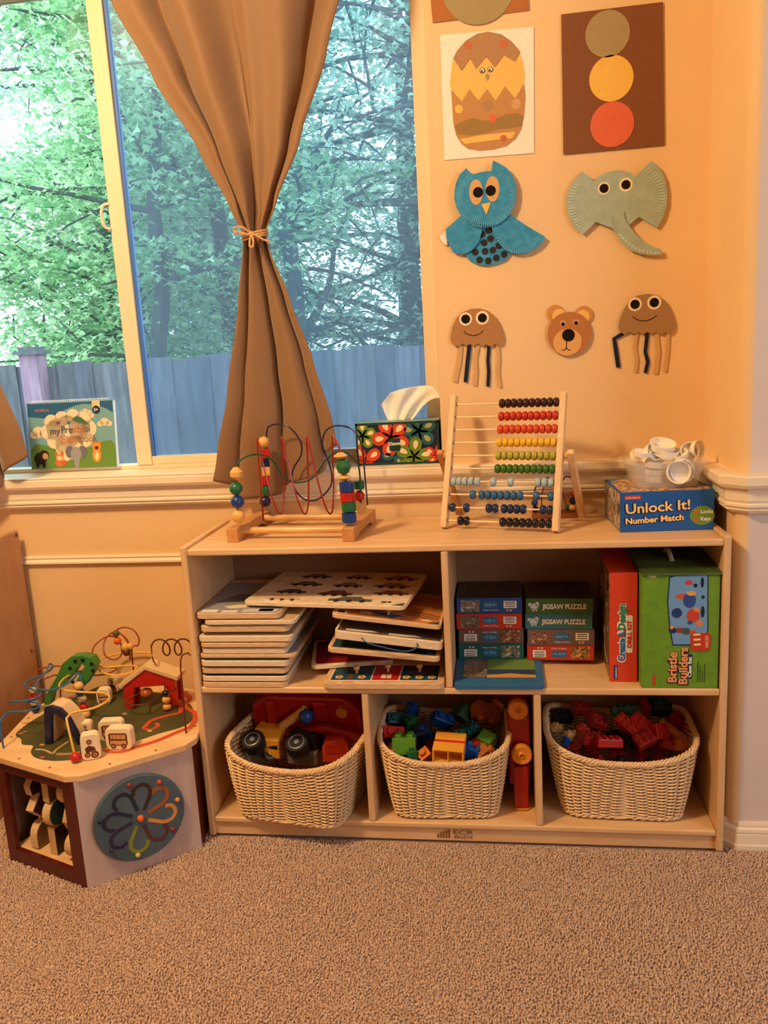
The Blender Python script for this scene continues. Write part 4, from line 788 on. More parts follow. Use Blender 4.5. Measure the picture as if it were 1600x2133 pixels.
tops = [(60, 90, 120), (40, 96, 150), (150, 130, 110), (120, 150, 130), (150, 150, 160), (220, 220, 210), (140, 110, 90), (210, 190, 160), (226, 222, 206), (200, 170, 130), (150, 150, 156)]
zprev = SM
for i, b in enumerate(bz):
    z0 = max(zprev + .0003, (b[2] + b[4]) / 2 if i else SM + .0003); th = min(.0135, max(.0085, (b[3] - b[2]) * .95))
    x0, x1 = max(b[0], .0185), b[1]
    if i == 0: th = .0115
    t, F = board(desc[i], x1 - x0, .265 + .012 * ((i * 5) % 3), th, ((x0 + x1) / 2, .002 + .002 * (i % 3), z0), 0, [('print', rrect(.004, .004, x1 - x0 - .004, .255, .012), pr(tops[i]))])
    if i < 10:
        for kx in (-.07, 0, .07): part('peg', G().cyl((kx, .03, th), (kx, .03, th + max(.001, (( (bz[i + 1][2] + bz[i + 1][4]) / 2) - z0 - th))), .0022, n=8), M_wood, t)
    else:
        w = x1 - x0
        for poly, c in ((rect(.01, .008, .05, .028), (232, 228, 214)), (rect(.06, .006, .10, .020), (232, 228, 214)), (rect(.11, .008, w - .01, .030), (196, 196, 196)), (rect(.15, .012, .185, .03), (70, 110, 70)), ([(.055, .05), (.09, .065), (.115, .060), (.118, .045), (.075, .036)], (240, 222, 180)), ([(.02, .08), (.06, .15), (.12, .15), (.10, .09)], (104, 108, 118)), ([(.09, .16), (.16, .24), (.19, .22), (.14, .15)], (84, 92, 104))): decal('print_shape', poly, pr(c), t, F, .0012)
    zprev = z0 + th
stack_top = zprev
# vehicles puzzle lying across both stacks
t, F = board('large tan vehicles puzzle board lying across both stacks', .395, .272, .0105, (.322, .020, .5905), (0, .004, -.118), [])
t.location.z = max(.590, stack_top + .001)
M_veh = mat('print_ink', (50, 40, 38), .5); M_hal = mat('print_halo', (236, 214, 176), .5)
def vehicle(u, v, w, h, c):
    h *= .8; c = tuple(min(255, int(k_ * 1.35 + 14)) for k_ in c)
    body = [(u, v), (u + w, v), (u + w, v + h * .45), (u + w * .8, v + h * .55), (u + w * .7, v + h), (u + w * .3, v + h), (u + w * .15, v + h * .5), (u, v + h * .45)]
    cx, cz = u + w / 2, v + h / 2; decal('vehicle_halo', [(cx + (p_[0] - cx) * 1.10, cz + (p_[1] - cz) * 1.2) for p_ in body], M_hal, t, F, .0006)
    o = decal('vehicle', body, pr(c), t, F, .0016)
    for k in (.2, .5, .8): decal('vehicle_wheel', circ(u + w * k, v + h * .05, h * .22, 12), M_veh, o, F, .0022)
for u, v, w, h, c in ((.05, .018, .085, .030, (150, 120, 96)), (.205, .022, .105, .042, (58, 60, 58)), (.055, .075, .075, .036, (60, 44, 40)), (.165, .066, .085, .046, (84, 56, 44)), (.30, .082, .085, .036, (96, 60, 44)), (.065, .140, .085, .040, (74, 56, 44)), (.18, .138, .075, .040, (98, 72, 50)), (.285, .140, .09, .044, (110, 80, 54)), (.07, .21, .08, .04, (84, 60, 44)), (.19, .21, .07, .035, (96, 66, 48)), (.29, .208, .09, .04, (120, 60, 44))): vehicle(u, v, w, h, c)
decal('corner_print', [(.365, .004), (.391, .004), (.391, .022)], pr((50, 76, 64)), t, F); decal('logo', rect(.335, .022, .347, .030), M_black, t, F); decal('logo', rect(.350, .022, .358, .030), M_black, t, F)
# nursery board at the bottom right
t, F = board('puzzle board with red house and blue garden at the bottom of the right stack', .2835, .215, .0145, (.4585, -.006, SM + .0004), 0, [('print_field', rrect(.012, .014, .271, .20, .008), pr((236, 214, 180))), ])
for rc, c in ((rect(.016, .018, .110, .105), (26, 74, 96)), (rect(.114, .018, .176, .105), (186, 30, 34)), (rect(.180, .018, .268, .105), (24, 70, 100))): decal('print_panel', rc, pr(c), t, F, .0012)
decal('print_tree', circ(.066, .082, .036, 24, .030), pr((36, 50, 52)), t, F, .0016); decal('print_trunk', rect(.054, .018, .066, .052), pr((104, 72, 60)), t, F, .0018); decal('print_box', rect(.194, .055, .258, .100), pr((84, 64, 48)), t, F, .0016)
for u in (.134, .147):
    for v in (.028, .040): decal('print_window', rect(u, v, u + .011, v + .010), pr((240, 222, 190)), t, F, .0018)
for u in (.034, .088, .194, .224, .253):
    for k in range(5): a = 2 * PI * k / 5; decal('print_flower', circ(u + .006 * math.cos(a), .034 + .006 * math.sin(a), .0042, 10), pr((238, 196, 110)), t, F, .0018)
    decal('print_flower_heart', circ(u, .034, .0035, 10), pr((190, 110, 50)), t, F, .0024)
for u in (.072, .146, .222): knob(t, u - .14175, .058 + .012 * (u > .1), .0160)
# red tray
q = [(0.2778, 0.4159, 0.4727, 0.4856, 0.4726, 0.4854)][0]
t, F = board('red puzzle tray with rounded corner wedged left of the right stack', .20, .18, .010, (q[0] + .095, .085, .4185), (0, 0, .18), [('print_field', rrect(.010, .010, .19, .17, .012), pr((140, 26, 22)))])
# tilted boards
def tilted(label, q, w, d, th, y, extra, rz=0.0):
    x0, x1, zl, _, zr, _ = q
    tl = math.atan2(zl - zr, x1 - x0)
    t, F = board(label, w, d, th, ((x0 + x1) / 2, y, (zl + zr) / 2), (0, tl, rz), []); extra(t, F, w); return t
def ex_a(t, F, w): decal('print_field', rect(.010, .010, w - .01, .20), pr((40, 70, 84)), t, F); decal('print_band', rect(.03, .012, w - .03, .03), pr((30, 26, 24)), t, F, .0012)
def ex_b(t, F, w):
    decal('print_field', rect(.006, .008, w - .006, .20), pr((96, 78, 62)), t, F)
    for u in (.025, .125): decal('print_cloud', [(u, .012), (u + .04, .012), (u + .075, .018), (u + .06, .026), (u + .03, .024), (u, .022)], pr((240, 222, 186)), t, F, .0012)
    part('cord', G().tube(smoothpts([(-.06, -.001, .010), (-.045, -.010, .003), (.0, -.016, -.002), (.045, -.012, -.006), (.068, -.006, .004), (.068, -.001, .012)], 6), .0016, 6), pr((52, 84, 130)), t, smooth=True)
def ex_c(t, F, w):
    decal('print_field', rrect(.006, .006, w - .006, .20, .006), pr((196, 128, 70)), t, F); decal('corner_print', [(w - .03, .006), (w - .006, .006), (w - .006, .022)], pr((40, 84, 70)), t, F, .0012)
    decal('print_bird', [(.095, .020), (.11, .030), (.085, .044), (.115, .040), (.128, .052), (.140, .040), (.170, .034), (.150, .028), (.140, .014), (.120, .022)], pr((40, 90, 124)), t, F, .0014); knob(t, .128 - w / 2, .036, .0115)
    for a, b in (((.17, .062), (.245, .040)), ((.165, .052), (.235, .028)), ((.17, .075), (.25, .055))): decal('print_branch', ribbon([a, ((a[0] + b[0]) / 2, (a[1] + b[1]) / 2 + .004), b], .003), pr((70, 32, 24)), t, F, .0012)
    for u, v in ((.062, .028), (.205, .020)): decal('print_cloud', [(u, v), (u + .022, v), (u + .03, v + .006), (u + .014, v + .012), (u + .004, v + .008)], pr((240, 214, 170)), t, F, .0012)
    decal('print_label', rect(.008, .010, .034, .030), pr((236, 214, 180)), t, F, .0012); decal('print_label_ink', rect(.012, .013, .028, .026), M_black, t, F, .0016)
    decal('print_moon', circ(.20, .115, .025, 18, .012), pr((226, 170, 110)), t, F, .0012)
tilted('teal and black puzzle board lowest of the tilted ones on the right', (0.3299, 0.5917, 0.4876, 0, 0.462, 0), .262, .22, .0115, .004, ex_a)
tilted('brown puzzle board with blue cord in the middle of the right stack', (0.3462, 0.6009, 0.5207, 0, 0.4892, 0), .252, .225, .0195, .006, ex_b)
tilted('orange bird puzzle board at the top of the right stack', (0.3425, 0.6001, 0.5701, 0, 0.5379, 0), .254, .23, .0105, .008, ex_c)

# ------------------------------------------------------------------ framed tray puzzle and jigsaw boxes
tr = thing('tray_puzzle', 'blue framed picture puzzle lying under the jigsaw boxes', 'puzzle', (.7245, -.004, SM + .0004))
part('frame', G().prism(rrect(-.1015, 0, .1015, .262, .01), 0, .0115), mat('tray_blue', (46, 104, 148), .5), tr, bev=.0012)
Ft2 = face((-.1015, 0, .0115), (1, 0, 0), (0, 1, 0))
decal('picture', rect(.018, .040, .186, .225), pr((110, 140, 66)), tr, Ft2); decal('picture_rock', rect(.018, .040, .074, .225), photo_mat('tray_rock', [(70, 60, 52), (150, 124, 96), (96, 84, 74), (190, 166, 130)], 70), tr, Ft2, .001); decal('picture_sea', rect(.074, .060, .186, .088), pr((44, 66, 96)), tr, Ft2, .001)
decal('picture_sand', [(.074, .040), (.186, .040), (.186, .052), (.13, .064), (.074, .052)], pr((214, 150, 84)), tr, Ft2, .0013)
ph = [photo_mat('jig_photo_%d' % i, c, 110) for i, c in enumerate([[(40, 34, 30), (150, 140, 130), (80, 70, 64), (200, 190, 176)], [(50, 40, 34), (120, 100, 84), (90, 76, 66), (160, 140, 120)], [(60, 34, 26), (150, 96, 66), (96, 60, 44), (200, 160, 120)], [(30, 50, 44), (140, 130, 110), (70, 90, 80), (206, 196, 170)], [(80, 50, 30), (200, 140, 70), (60, 70, 50), (230, 180, 110)]])]
M_jtop = photo_mat('jig_lid_print', [(36, 26, 22), (62, 46, 38), (46, 34, 30), (84, 62, 48)], 40); M_age = pr((44, 104, 150)); M_lab = pr((238, 226, 206))
JW, JH, JD = .1575, .0385, .145
def jig(label, rgb, loc, rz, style, photo, up, first=False):
    t = thing('jigsaw_box', label, 'box', loc, rz, 'jigsaw puzzle boxes')
    part('box_body', G().box(-JW / 2, JW / 2, 0, JD, 0, JH), mat('jig_%d_%d_%d' % rgb, rgb, .5, var=.05, vscale=30), t, bev=.001)
    if first: decal('lid_print', rect(.003, .003, JW - .003, JD - .003), M_jtop, t, face((-JW / 2, 0, JH), (1, 0, 0), (0, 1, 0)))
    F = face((-JW / 2, 0, 0), (1, 0, 0), (0, 0, 1)) if up else face((JW / 2, 0, JH), (-1, 0, 0), (0, 0, -1))
    if style == 'side':
        decal('photo', rect(.010, .004, .055, .034), ph[photo], t, F); decal('age_label', rrect(.064, .014, .098, .031, .003), M_age, t, F); text('AGE 3+', .0085, pr((150, 200, 226)), t, F, .0665, .019, width=.029); text('Made in China', .0055, M_white, t, F, .064, .007, width=.036)
        decal('white_label', rect(.113, .013, .144, .031), M_lab, t, F)
        for v in (.017, .0225, .027): decal('label_line', rect(.117, v, .140, v + .0016), M_black, t, F, .001)
        for u in (.122, .130): decal('symbol', circ(u, .0075, .0026, 10), pr((214, 190, 160)), t, F)
    else:
        text('JIGSAW PUZZLE', .0165, M_lab, t, F, .040, .0135, bold=.0007, width=.103)
        for (u, v, rx, ry) in ((.020, .019, .010, .008), (.010, .024, .005, .004), (.027, .025, .005, .006)): decal('animal', circ(u, v, rx, 14, ry), pr((206, 210, 200)), t, F)
        for u in (.014, .018, .024): decal('animal_leg', rect(u, .007, u + .0025, .016), pr((206, 210, 200)), t, F)
zb = SM + .0127
jl = (.7065, .150); jr = (.8720, .142)
for i, (lb, c, st, ph_, up) in enumerate([('teal jigsaw box, lowest of the left pile', (30, 92, 88), 'side', 3, False), ('taupe jigsaw box, second up in the left pile', (104, 82, 78), 'side', 2, False), ('red jigsaw box in the left pile', (190, 52, 30), 'side', 1, True), ('blue jigsaw box on top of the left pile', (36, 76, 136), 'side', 0, True)]): jig(lb, c, (jl[0] + (.0, .001, -.0025, -.001)[i], jl[1] + (.0, .002, -.001, .002)[i], zb + i * (JH + .0003)), (0, .01, .004, .008)[i], st, ph_, up, i == 3)
for i, (lb, c, st, ph_, up) in enumerate([('red jigsaw box, lowest of the right pile', (196, 56, 34), 'side', 4, False), ('taupe jigsaw box, second up in the right pile', (110, 88, 84), 'side', 2, True), ('teal jigsaw puzzle box with dolphin in the right pile', (64, 116, 116), 'front', 0, True), ('green jigsaw puzzle box with unicorn on top of the right pile', (66, 104, 40), 'front', 0, True)]): jig(lb, c, (jr[0] + (.0, .0015, -.003, -.001)[i], jr[1] + (.0, -.002, .003, .0)[i], zb + i * (JH + .0003)), (-.03, -.015, -.04, -.025)[i], st, ph_, up, i == 3)

# ------------------------------------------------------------------ drill kit and bristle builder boxes
dk = thing('drill_kit_box', 'tall narrow red drill kit box between jigsaws and green box', 'box', (1.0045, .042, SM + .0004), -.02)
DW, DD, DH = .0605, .255, .256
part('box_body', G().box(-DW / 2, DW / 2, 0, DD, 0, DH), mat('kit_red', (214, 66, 34), .5, var=.04, vscale=16), dk, bev=.0015)
decal('side_print', rect(.004, .004, DD - .004, DH - .004), photo_mat('kit_side', [(60, 44, 36), (150, 110, 70), (90, 70, 50), (210, 190, 150)], 18), dk, face((-DW / 2, DD, 0), (0, -1, 0), (0, 0, 1)))
Fd = face((-DW / 2, 0, 0), (1, 0, 0), (0, 0, 1))
text('Create & Design', .0215, M_white, dk, Fd, .0335, .048, .0006, bold=.0026, rot=PI / 2, width=.139, name='lettering_outline')
for s_, v_, w_, c_ in (('Create', .050, .054, (40, 110, 170)), ('&', .109, .011, (40, 110, 170)), ('Design', .124, .060, (44, 130, 96))): text(s_, .0215, pr(c_), dk, Fd, .0335, v_, .0012, bold=.0008, rot=PI / 2, width=w_)
decal('kit_label', rrect(.036, .070, .050, .158, .003), M_white, dk, Fd); text('DRILL KIT', .0125, pr((200, 40, 30)), dk, Fd, .0475, .082, .001, bold=.0006, rot=PI / 2, width=.064)
decal('brand_label', rect(.009, .006, .018, .040), pr((28, 52, 110)), dk, Fd); text('Lakeshore', .007, M_white, dk, Fd, .016, .0085, .001, rot=PI / 2, width=.028)
decal('red_corner', rect(.0595, .012, .0605, .05), P_red, dk, Fd)
bb = thing('bristle_box', 'large worn green bristle builders carton with strap handle', 'box', (1.1195, .0085, SM + .0004), 0.0)
QW, QD, QH = .163, .275, .2655
M_bg = mat('carton_green', (112, 158, 40), .5, rgb2=(98, 144, 34), vscale=40); part('box_body', G().box(-QW / 2, QW / 2, 0, QD, 0, QH - .008), M_bg, bb, bev=.002)
lid = part('box_lid', G().prism([(-.004, QH - .006), (-.001, QH - .002), (QD * .3, QH + .006), (QD * .75, QH + .008), (QD, QH - .001), (QD, QH - .005)], -QW / 2 - .001, QW / 2 + .002, lambda u, v, d: (d, u, v)), mat('carton_lid', (74, 96, 40), .55, rgb2=(56, 74, 34), vscale=20), bb)
part('handle', G().tube(smoothpts([(-.004, .075, QH + .004), (-.005, .10, QH + .018), (-.004, .13, QH + .017), (-.004, .155, QH + .006)], 6), .0055, 8), mat('strap_white', (210, 206, 190), .5), bb, smooth=True)
Fg = face((-QW / 2, 0, 0), (1, 0, 0), (0, 0, 1))
def cu(x, y): return ((x - 1030) / 410 * QW, (882 - y) / 605 * QH)
decal('picture_outline', [cu(*q) for q in ((1172, 300), (1200, 290), (1376, 287), (1382, 586), (1330, 655), (1196, 656), (1176, 560), (1164, 430))], pr((28, 40, 70)), bb, Fg); decal('picture', [cu(*q) for q in ((1178, 306), (1202, 296), (1370, 294), (1376, 580), (1326, 648), (1200, 649), (1182, 556), (1170, 430))], pr((110, 160, 206)), bb, Fg, .001)
for (x, y, rx, ry, c) in ((1280, 420, 34, 40, (44, 80, 150)), (1245, 400, 40, 14, (200, 90, 50)), (1290, 385, 26, 12, (232, 170, 90)), (1275, 330, 20, 12, (204, 60, 44)), (1310, 345, 10, 10, (24, 30, 44)), (1345, 330, 9, 26, (24, 30, 44)), (1350, 405, 9, 9, (24, 30, 44)), (1215, 485, 28, 26, (30, 60, 120)), (1205, 470, 12, 10, (230, 150, 80)), (1232, 500, 12, 10, (226, 130, 60)), (1300, 500, 34, 36, (196, 70, 44)), (1320, 470, 16, 12, (226, 140, 70)), (1350, 480, 10, 30, (24, 34, 54)), (1285, 535, 14, 10, (40, 80, 150)), (1335, 540, 18, 16, (232, 130, 50)), (1195, 575, 22, 16, (26, 50, 96)), (1235, 575, 26, 14, (150, 60, 44)), (1265, 580, 22, 18, (70, 90, 80)), (1300, 585, 18, 12, (206, 90, 50)), (1190, 560, 10, 9, (230, 160, 90))):
    q = cu(x, y); decal('toy_figure', circ(q[0], q[1], rx / 410 * QW, 12, ry / 605 * QH), pr(c), bb, Fg, .0014 + random.random() * .0004)
decal('badge', [cu(*q) for q in ((1288, 600), (1300, 590), (1385, 588), (1396, 600), (1393, 670), (1380, 682), (1300, 682), (1290, 665))], pr((196, 60, 34)), bb, Fg, .002)
q = cu(1352, 668); text('111', .019, pr((250, 226, 160)), bb, Fg, q[0] - .004, q[1] + .003, .0024, bold=.0008, rot=PI / 2 + .06, width=.027); q = cu(1384, 664); text('PIECES', .0085, pr((250, 226, 160)), bb, Fg, q[0], q[1], .0024, rot=PI / 2 + .06, width=.026)
for s_, x, y, w_ in (('Bristle', 1218, 852, .070), ('Builders', 1275, 862, .085)):
    q = cu(x, y); text(s_, .026, pr((34, 24, 40)), bb, Fg, q[0] + .0008, q[1] - .001, .0006, bold=.0026, rot=PI / 2, width=w_ + .002, name='lettering_outline'); text(s_, .026, pr((240, 160, 100)), bb, Fg, q[0], q[1], .0014, bold=.0008, rot=PI / 2, width=w_)
decal('class_set_label', [cu(*q) for q in rrect(1278, 700, 1302, 832, 10)], pr((34, 44, 90)), bb, Fg); q = cu(1297, 822); text('Class Set', .0105, M_white, bb, Fg, q[0], q[1], .0014, bold=.0004, rot=PI / 2, width=.047)
for x in (1330, 1342, 1354, 1366): q = cu(x, 850); decal('small_print', rect(q[0], q[1], q[0] + .0014, q[1] + .050 - .006 * (x % 5)), pr((50, 74, 26)), bb, Fg)
decal('brand_label', [cu(*q) for q in rect(1092, 810, 1106, 868)], pr((206, 60, 40)), bb, Fg)
M_tear = mat('torn_card', (206, 180, 140), .8); decal('torn_corner', [cu(*q) for q in ((1036, 285), (1110, 292), (1098, 306), (1060, 296))], M_tear, bb, Fg)

# ================================================================== wicker baskets
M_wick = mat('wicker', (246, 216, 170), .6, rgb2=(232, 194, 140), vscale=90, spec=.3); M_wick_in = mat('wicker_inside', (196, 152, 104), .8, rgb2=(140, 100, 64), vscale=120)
BA0, BA1, BB0, BB1, HF, HS = .131, .168, .122, .146, .150, .186
def bsec(th, k, off=0.0):
    """point on the basket wall at angle th and height fraction k"""
    e = 2.0 / (7.0 - 3.0 * k); c, s = math.cos(th), math.sin(th)
    a = BA0 + (BA1 - BA0) * k ** .9 + off; b = BB0 + (BB1 - BB0) * k ** .9 + off
    x = a * math.copysign(abs(c) ** e, c); y = b * math.copysign(abs(s) ** e, s)
    h = HF + (HS - HF) * (min(1, abs(x) / BA1)) ** 2.2
    return Vector((x, y, .004 + h * k))
# equal spacing along the perimeter
_th = []; _acc = [0.0]; NT = 2400; prev = bsec(0, .6)
for i in range(1, NT + 1):
    q = bsec(2 * PI * i / NT, .6); _acc.append(_acc[-1] + (q - prev).length); prev = q
def th_at(fr):
    tgt = (fr % 1.0) * _acc[-1]; lo, hi = 0, NT
    while hi - lo > 1:
        m = (lo + hi) // 2
        if _acc[m] <= tgt: lo = m
        else: hi = m
    return 2 * PI * (lo + (tgt - _acc[lo]) / max(1e-9, _acc[hi] - _acc[lo])) / NT
NST, NROW, SUB = 46, 34, 4
THS = [th_at(i / (NST * SUB)) for i in range(NST * SUB)]
g = G()
for r_ in range(NROW):
    k = .035 + .90 * r_ / (NROW - 1)
    g.tube([bsec(THS[i], k, (.0042 * math.cos(PI * i / SUB + PI * r_))) for i in range(NST * SUB)], .0025, 4, closed=True)
stakes = G()
for i in range(NST): stakes.tube([bsec(THS[i * SUB], k) for k in (.0, .33, .66, .95)], .0017, 4)
rim = G()
for ph_ in range(4):
    n_ = 220; rim.tube([bsec(th_at(i / n_), .975, .0) + Vector((0, 0, .0015)) + (lambda a, nrm: nrm * (.0052 * math.cos(a)) + Vector((0, 0, .0052 * math.sin(a))))(2 * PI * (i / n_) * 34 + ph_ * PI / 2, Vector((math.cos(th_at(i / n_)), math.sin(th_at(i / n_)), 0))) for i in range(n_)], .0030, 5, closed=True)
foot = G()
for ph_ in range(2):
    n_ = 180; foot.tube([bsec(th_at(i / n_), .018, .0015) + (lambda a, nrm: nrm * (.0030 * math.cos(a)) + Vector((0, 0, .0030 * math.sin(a) + .001)))(2 * PI * (i / n_) * 26 + ph_ * PI, Vector((math.cos(th_at(i / n_)), math.sin(th_at(i / n_)), 0))) for i in range(n_)], .0026, 5, closed=True)
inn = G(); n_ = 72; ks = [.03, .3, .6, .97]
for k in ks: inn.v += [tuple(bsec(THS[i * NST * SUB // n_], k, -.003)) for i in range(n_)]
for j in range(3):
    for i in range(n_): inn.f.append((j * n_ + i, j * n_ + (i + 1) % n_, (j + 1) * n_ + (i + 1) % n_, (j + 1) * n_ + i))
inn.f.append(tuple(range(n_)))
bk1 = thing('wicker_basket', 'wicker basket of toy trucks jutting over the front of the left compartment', 'basket', (.2305, .100, SB + .001), -.175, 'wicker baskets')
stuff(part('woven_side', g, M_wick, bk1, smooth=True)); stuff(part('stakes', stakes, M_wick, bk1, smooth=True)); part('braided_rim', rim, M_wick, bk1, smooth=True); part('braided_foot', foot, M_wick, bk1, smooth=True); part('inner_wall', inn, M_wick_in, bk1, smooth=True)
bk2 = copy_tree(bk1); bk2.location = (.5845, .145, SB + .001); bk2.rotation_euler = (0, 0, .045); bk2.scale = (.945, 1, 1); bk2['label'] = 'wicker basket of large building blocks in the middle compartment'
bk3 = copy_tree(bk1); bk3.location = (1.008, .158, SB + .001); bk3.rotation_euler = (0, 0, -.03); bk3.scale = (1.03, .98, 1); bk3['label'] = 'wicker basket of mostly red blocks in the right compartment'

# ------------------------------------------------------------------ building blocks
def plas(rgb): return mat('plastic_%d_%d_%d' % rgb, rgb, .32, spec=.5)
def block(label, rgb, loc, rot, n=(2, 1), u=.032, h=.036, hollow=False, group=None, sr=.30):
    t = thing('toy_block', label, 'block', loc, rot, group); m = plas(rgb); w, d = n[0] * u, n[1] * u
    gb = G()
    if hollow:
        wt = .003; gb.box(-w / 2, w / 2, -d / 2, -d / 2 + wt, -h / 2, h / 2); gb.box(-w / 2, w / 2, d / 2 - wt, d / 2, -h / 2, h / 2); gb.box(-w / 2, -w / 2 + wt, -d / 2 + wt, d / 2 - wt, -h / 2, h / 2); gb.box(w / 2 - wt, w / 2, -d / 2 + wt, d / 2 - wt, -h / 2, h / 2); gb.box(-w / 2 + wt, w / 2 - wt, -d / 2 + wt, d / 2 - wt, h / 2 - wt, h / 2)
        if n[0] > 1: gb.box(-.001, .001, -d / 2 + wt, d / 2 - wt, -h / 2 + .002, h / 2 - wt)
        part('block_body', gb, m, t)
    else: part('block_body', gb.box(-w / 2, w / 2, -d / 2, d / 2, -h / 2, h / 2), m, t, bev=.0018)
    for i in range(n[0]):
        for j in range(n[1]):
            cx, cy = -w / 2 + u * (i + .5), -d / 2 + u * (j + .5); part('stud', G().lathe([(u * sr, 0), (u * sr, u * .24), (u * sr * .85, u * .28)], 14), m, t, smooth=True, loc=(cx, cy, h / 2))
    return t
GRN, DGR, RED, DRD, BLU, TEAL, YEL, ORG, BRN, BLK, LBL = (90, 148, 44), (38, 100, 54), (216, 52, 38), (178, 42, 32), (28, 84, 160), (30, 96, 100), (240, 172, 60), (222, 128, 50), (190, 110, 50), (30, 28, 34), (110, 160, 200)
M2 = 'blocks in the middle basket'
block('bright green block facing out at the front of the middle basket', GRN, (0.4914, 0.0776, 0.222), (-.25, .0, .05), (2, 2), .0285, .040, group=M2)
ax_ = Vector((.06, .97, .10)).normalized(); oc_ = Vector((0.6027, 0.0167, 0.232))
ux_ = Vector((.985, -.14, -.05)); ux_ = (ux_ - ax_ * ux_.dot(ax_)).normalized(); rs_ = tuple(Matrix((ux_, ax_.cross(ux_), ax_)).transposed().to_euler())
block('light orange block showing its hollow underside in the middle basket', YEL, tuple(oc_), rs_, (2, 1), .0365, .034, hollow=True, group=M2)
block('flat red plate in the pressed-together stack in the middle basket', RED, tuple(oc_ + ax_ * .0230), rs_, (2, 1), .0360, .011, group=M2)
block('light orange block with a stud, top of the pressed-together stack in the middle basket', YEL, tuple(oc_ + ax_ * .0450), rs_, (2, 1), .0365, .032, group=M2)
block('red block with studs at the left of the middle basket', RED, (0.4523, 0.1245, 0.225), (.9, .3, .6), (2, 1), .030, .036, group=M2)
block('blue block standing at the back left of the middle basket', BLU, (0.4925, 0.2392, 0.235), (.3, .2, .5), (1, 1), .030, .036, group=M2)
block('blue block tilted right behind the orange stack', BLU, (0.5765, 0.1877, 0.235), (.7, .5, .3), (2, 1), .028, .034, group=M2)
block('dark green block with round studs near the back of the middle basket', DGR, (0.6326, 0.2063, 0.24), (-.5, .8, .2), (2, 2), .026, .036, group=M2)
block('brownish orange hollow block high at the back right of the middle basket', BRN, (0.6869, 0.1894, 0.255), (2.3, .5, .5), (2, 1), .034, .036, hollow=True, group=M2)
block('orange block behind the hollow one at the back right of the middle basket', ORG, (0.7184, 0.2328, 0.25), (1.2, .4, -.4), (1, 1), .032, .034, group=M2)
block('teal block at the right of the middle basket', TEAL, (0.6571, 0.1366, 0.225), (.5, .9, .3), (2, 1), .028, .034, group=M2)
block('green hollow block at the right rim of the middle basket', GRN, (0.6901, 0.0991, 0.222), (1.9, .2, -.5), (1, 1), .036, .034, hollow=True, group=M2)
block('brown block corner poking up at the front right rim of the middle basket', BRN, (0.6871, 0.068, 0.205), (.3, .8, .5), (1, 1), .032, .032, group=M2)
block('brown block corner poking up at the front left rim of the middle basket', BRN, (0.465, 0.0637, 0.205), (.2, .75, .4), (1, 1), .032, .032, group=M2)
block('orange block half sunk beside the green one in the middle basket', ORG, (0.5453, 0.0514, 0.205), (.3, -.6, .4), (1, 1), .03, .03, group=M2)
block('green block with a round stud at the front rim of the middle basket', DGR, (0.5121, 0.0505, 0.208), (-.2, 0, .3), (1, 1), .026, .024, group=M2)
block('blue block wedged low between orange stack and green block', BLU, (0.6487, 0.0653, 0.212), (.2, .7, .3), (2, 1), .026, .03, group=M2)
block('green block slanting right of the orange stack', DGR, (0.6266, 0.1197, 0.225), (.9, .2, .8), (2, 1), .027, .03, group=M2)
block('red sliver of a block at the right of the middle basket', DRD, (0.6653, 0.0901, 0.212), (.2, 1.0, .2), (1, 1), .03, .03, group=M2)
block('dark teal block at the left back of the middle basket', TEAL, (0.4581, 0.2025, 0.225), (.8, .3, .4), (2, 1), .028, .03, group=M2)
block('dark green block left of the orange stack', DGR, (0.4989, 0.1724, 0.225), (.1, .2, .3), (1, 1), .034, .034, group=M2)
block('dark blue block beside the orange stack on its left', (24, 60, 96), (0.5322, 0.1426, 0.222), (.5, -.4, .2), (1, 1), .034, .036, group=M2)
M3 = 'blocks in the right basket'
block('bright red block tilted at the front of the right basket', RED, (0.9812, 0.117, 0.215), (-.2, .12, .22), (4, 2), .0155, .020, group=M3)
block('light red block standing up at the left of the right basket', (206, 66, 50), (0.9251, 0.1612, 0.225), (.5, .9, .6), (2, 1), .0155, .020, group=M3)
block('red block behind the standing one in the right basket', DRD, (0.9645, 0.1964, 0.23), (.6, .5, .4), (3, 2), .0155, .022, group=M3)
block('long orange red block slanting across the middle of the right basket', (206, 54, 34), (1.0376, 0.1617, 0.232), (.4, .5, -.6), (5, 2), .0155, .020, group=M3)
block('red block crossing the long slanting one in the right basket', RED, (1.0686, 0.1702, 0.236), (.3, .6, -.5), (4, 2), .0155, .020, group=M3)
block('deep red block at the front centre of the right basket', DRD, (1.0663, 0.1249, 0.218), (.5, -.3, .4), (3, 2), .0165, .024, group=M3)
block('red block with studs right of the centre in the right basket', RED, (1.1049, 0.1502, 0.225), (1.0, .3, .5), (2, 2), .019, .026, group=M3)
block('green brick lying at the back of the right basket', DGR, (1.0357, 0.2442, 0.24), (-.3, -.10, .12), (4, 2), .0165, .022, group=M3)
block('orange red block at the end of the green brick in the right basket', (196, 56, 34), (1.0902, 0.2566, 0.242), (.2, .2, .3), (1, 2), .0165, .022, group=M3)
block('long tan plank block leaning on the right rim of the right basket', (210, 140, 70), (1.1442, 0.1496, 0.222), (.2, .45, -.62), (6, 1), .0155, .016, group=M3)
block('small tan block at the left rim of the right basket', (208, 160, 90), (0.8619, 0.1737, 0.222), (.4, .6, .8), (2, 1), .0155, .02, group=M3)
block('small cream block beside the blue one at the left of the right basket', (226, 178, 110), (0.8936, 0.1471, 0.214), (.3, .2, .5), (2, 1), .0155, .024, group=M3)
block('small blue block at the left front rim of the right basket', BLU, (0.8821, 0.1376, 0.205), (.2, .2, .4), (1, 1), .0165, .02, group=M3)
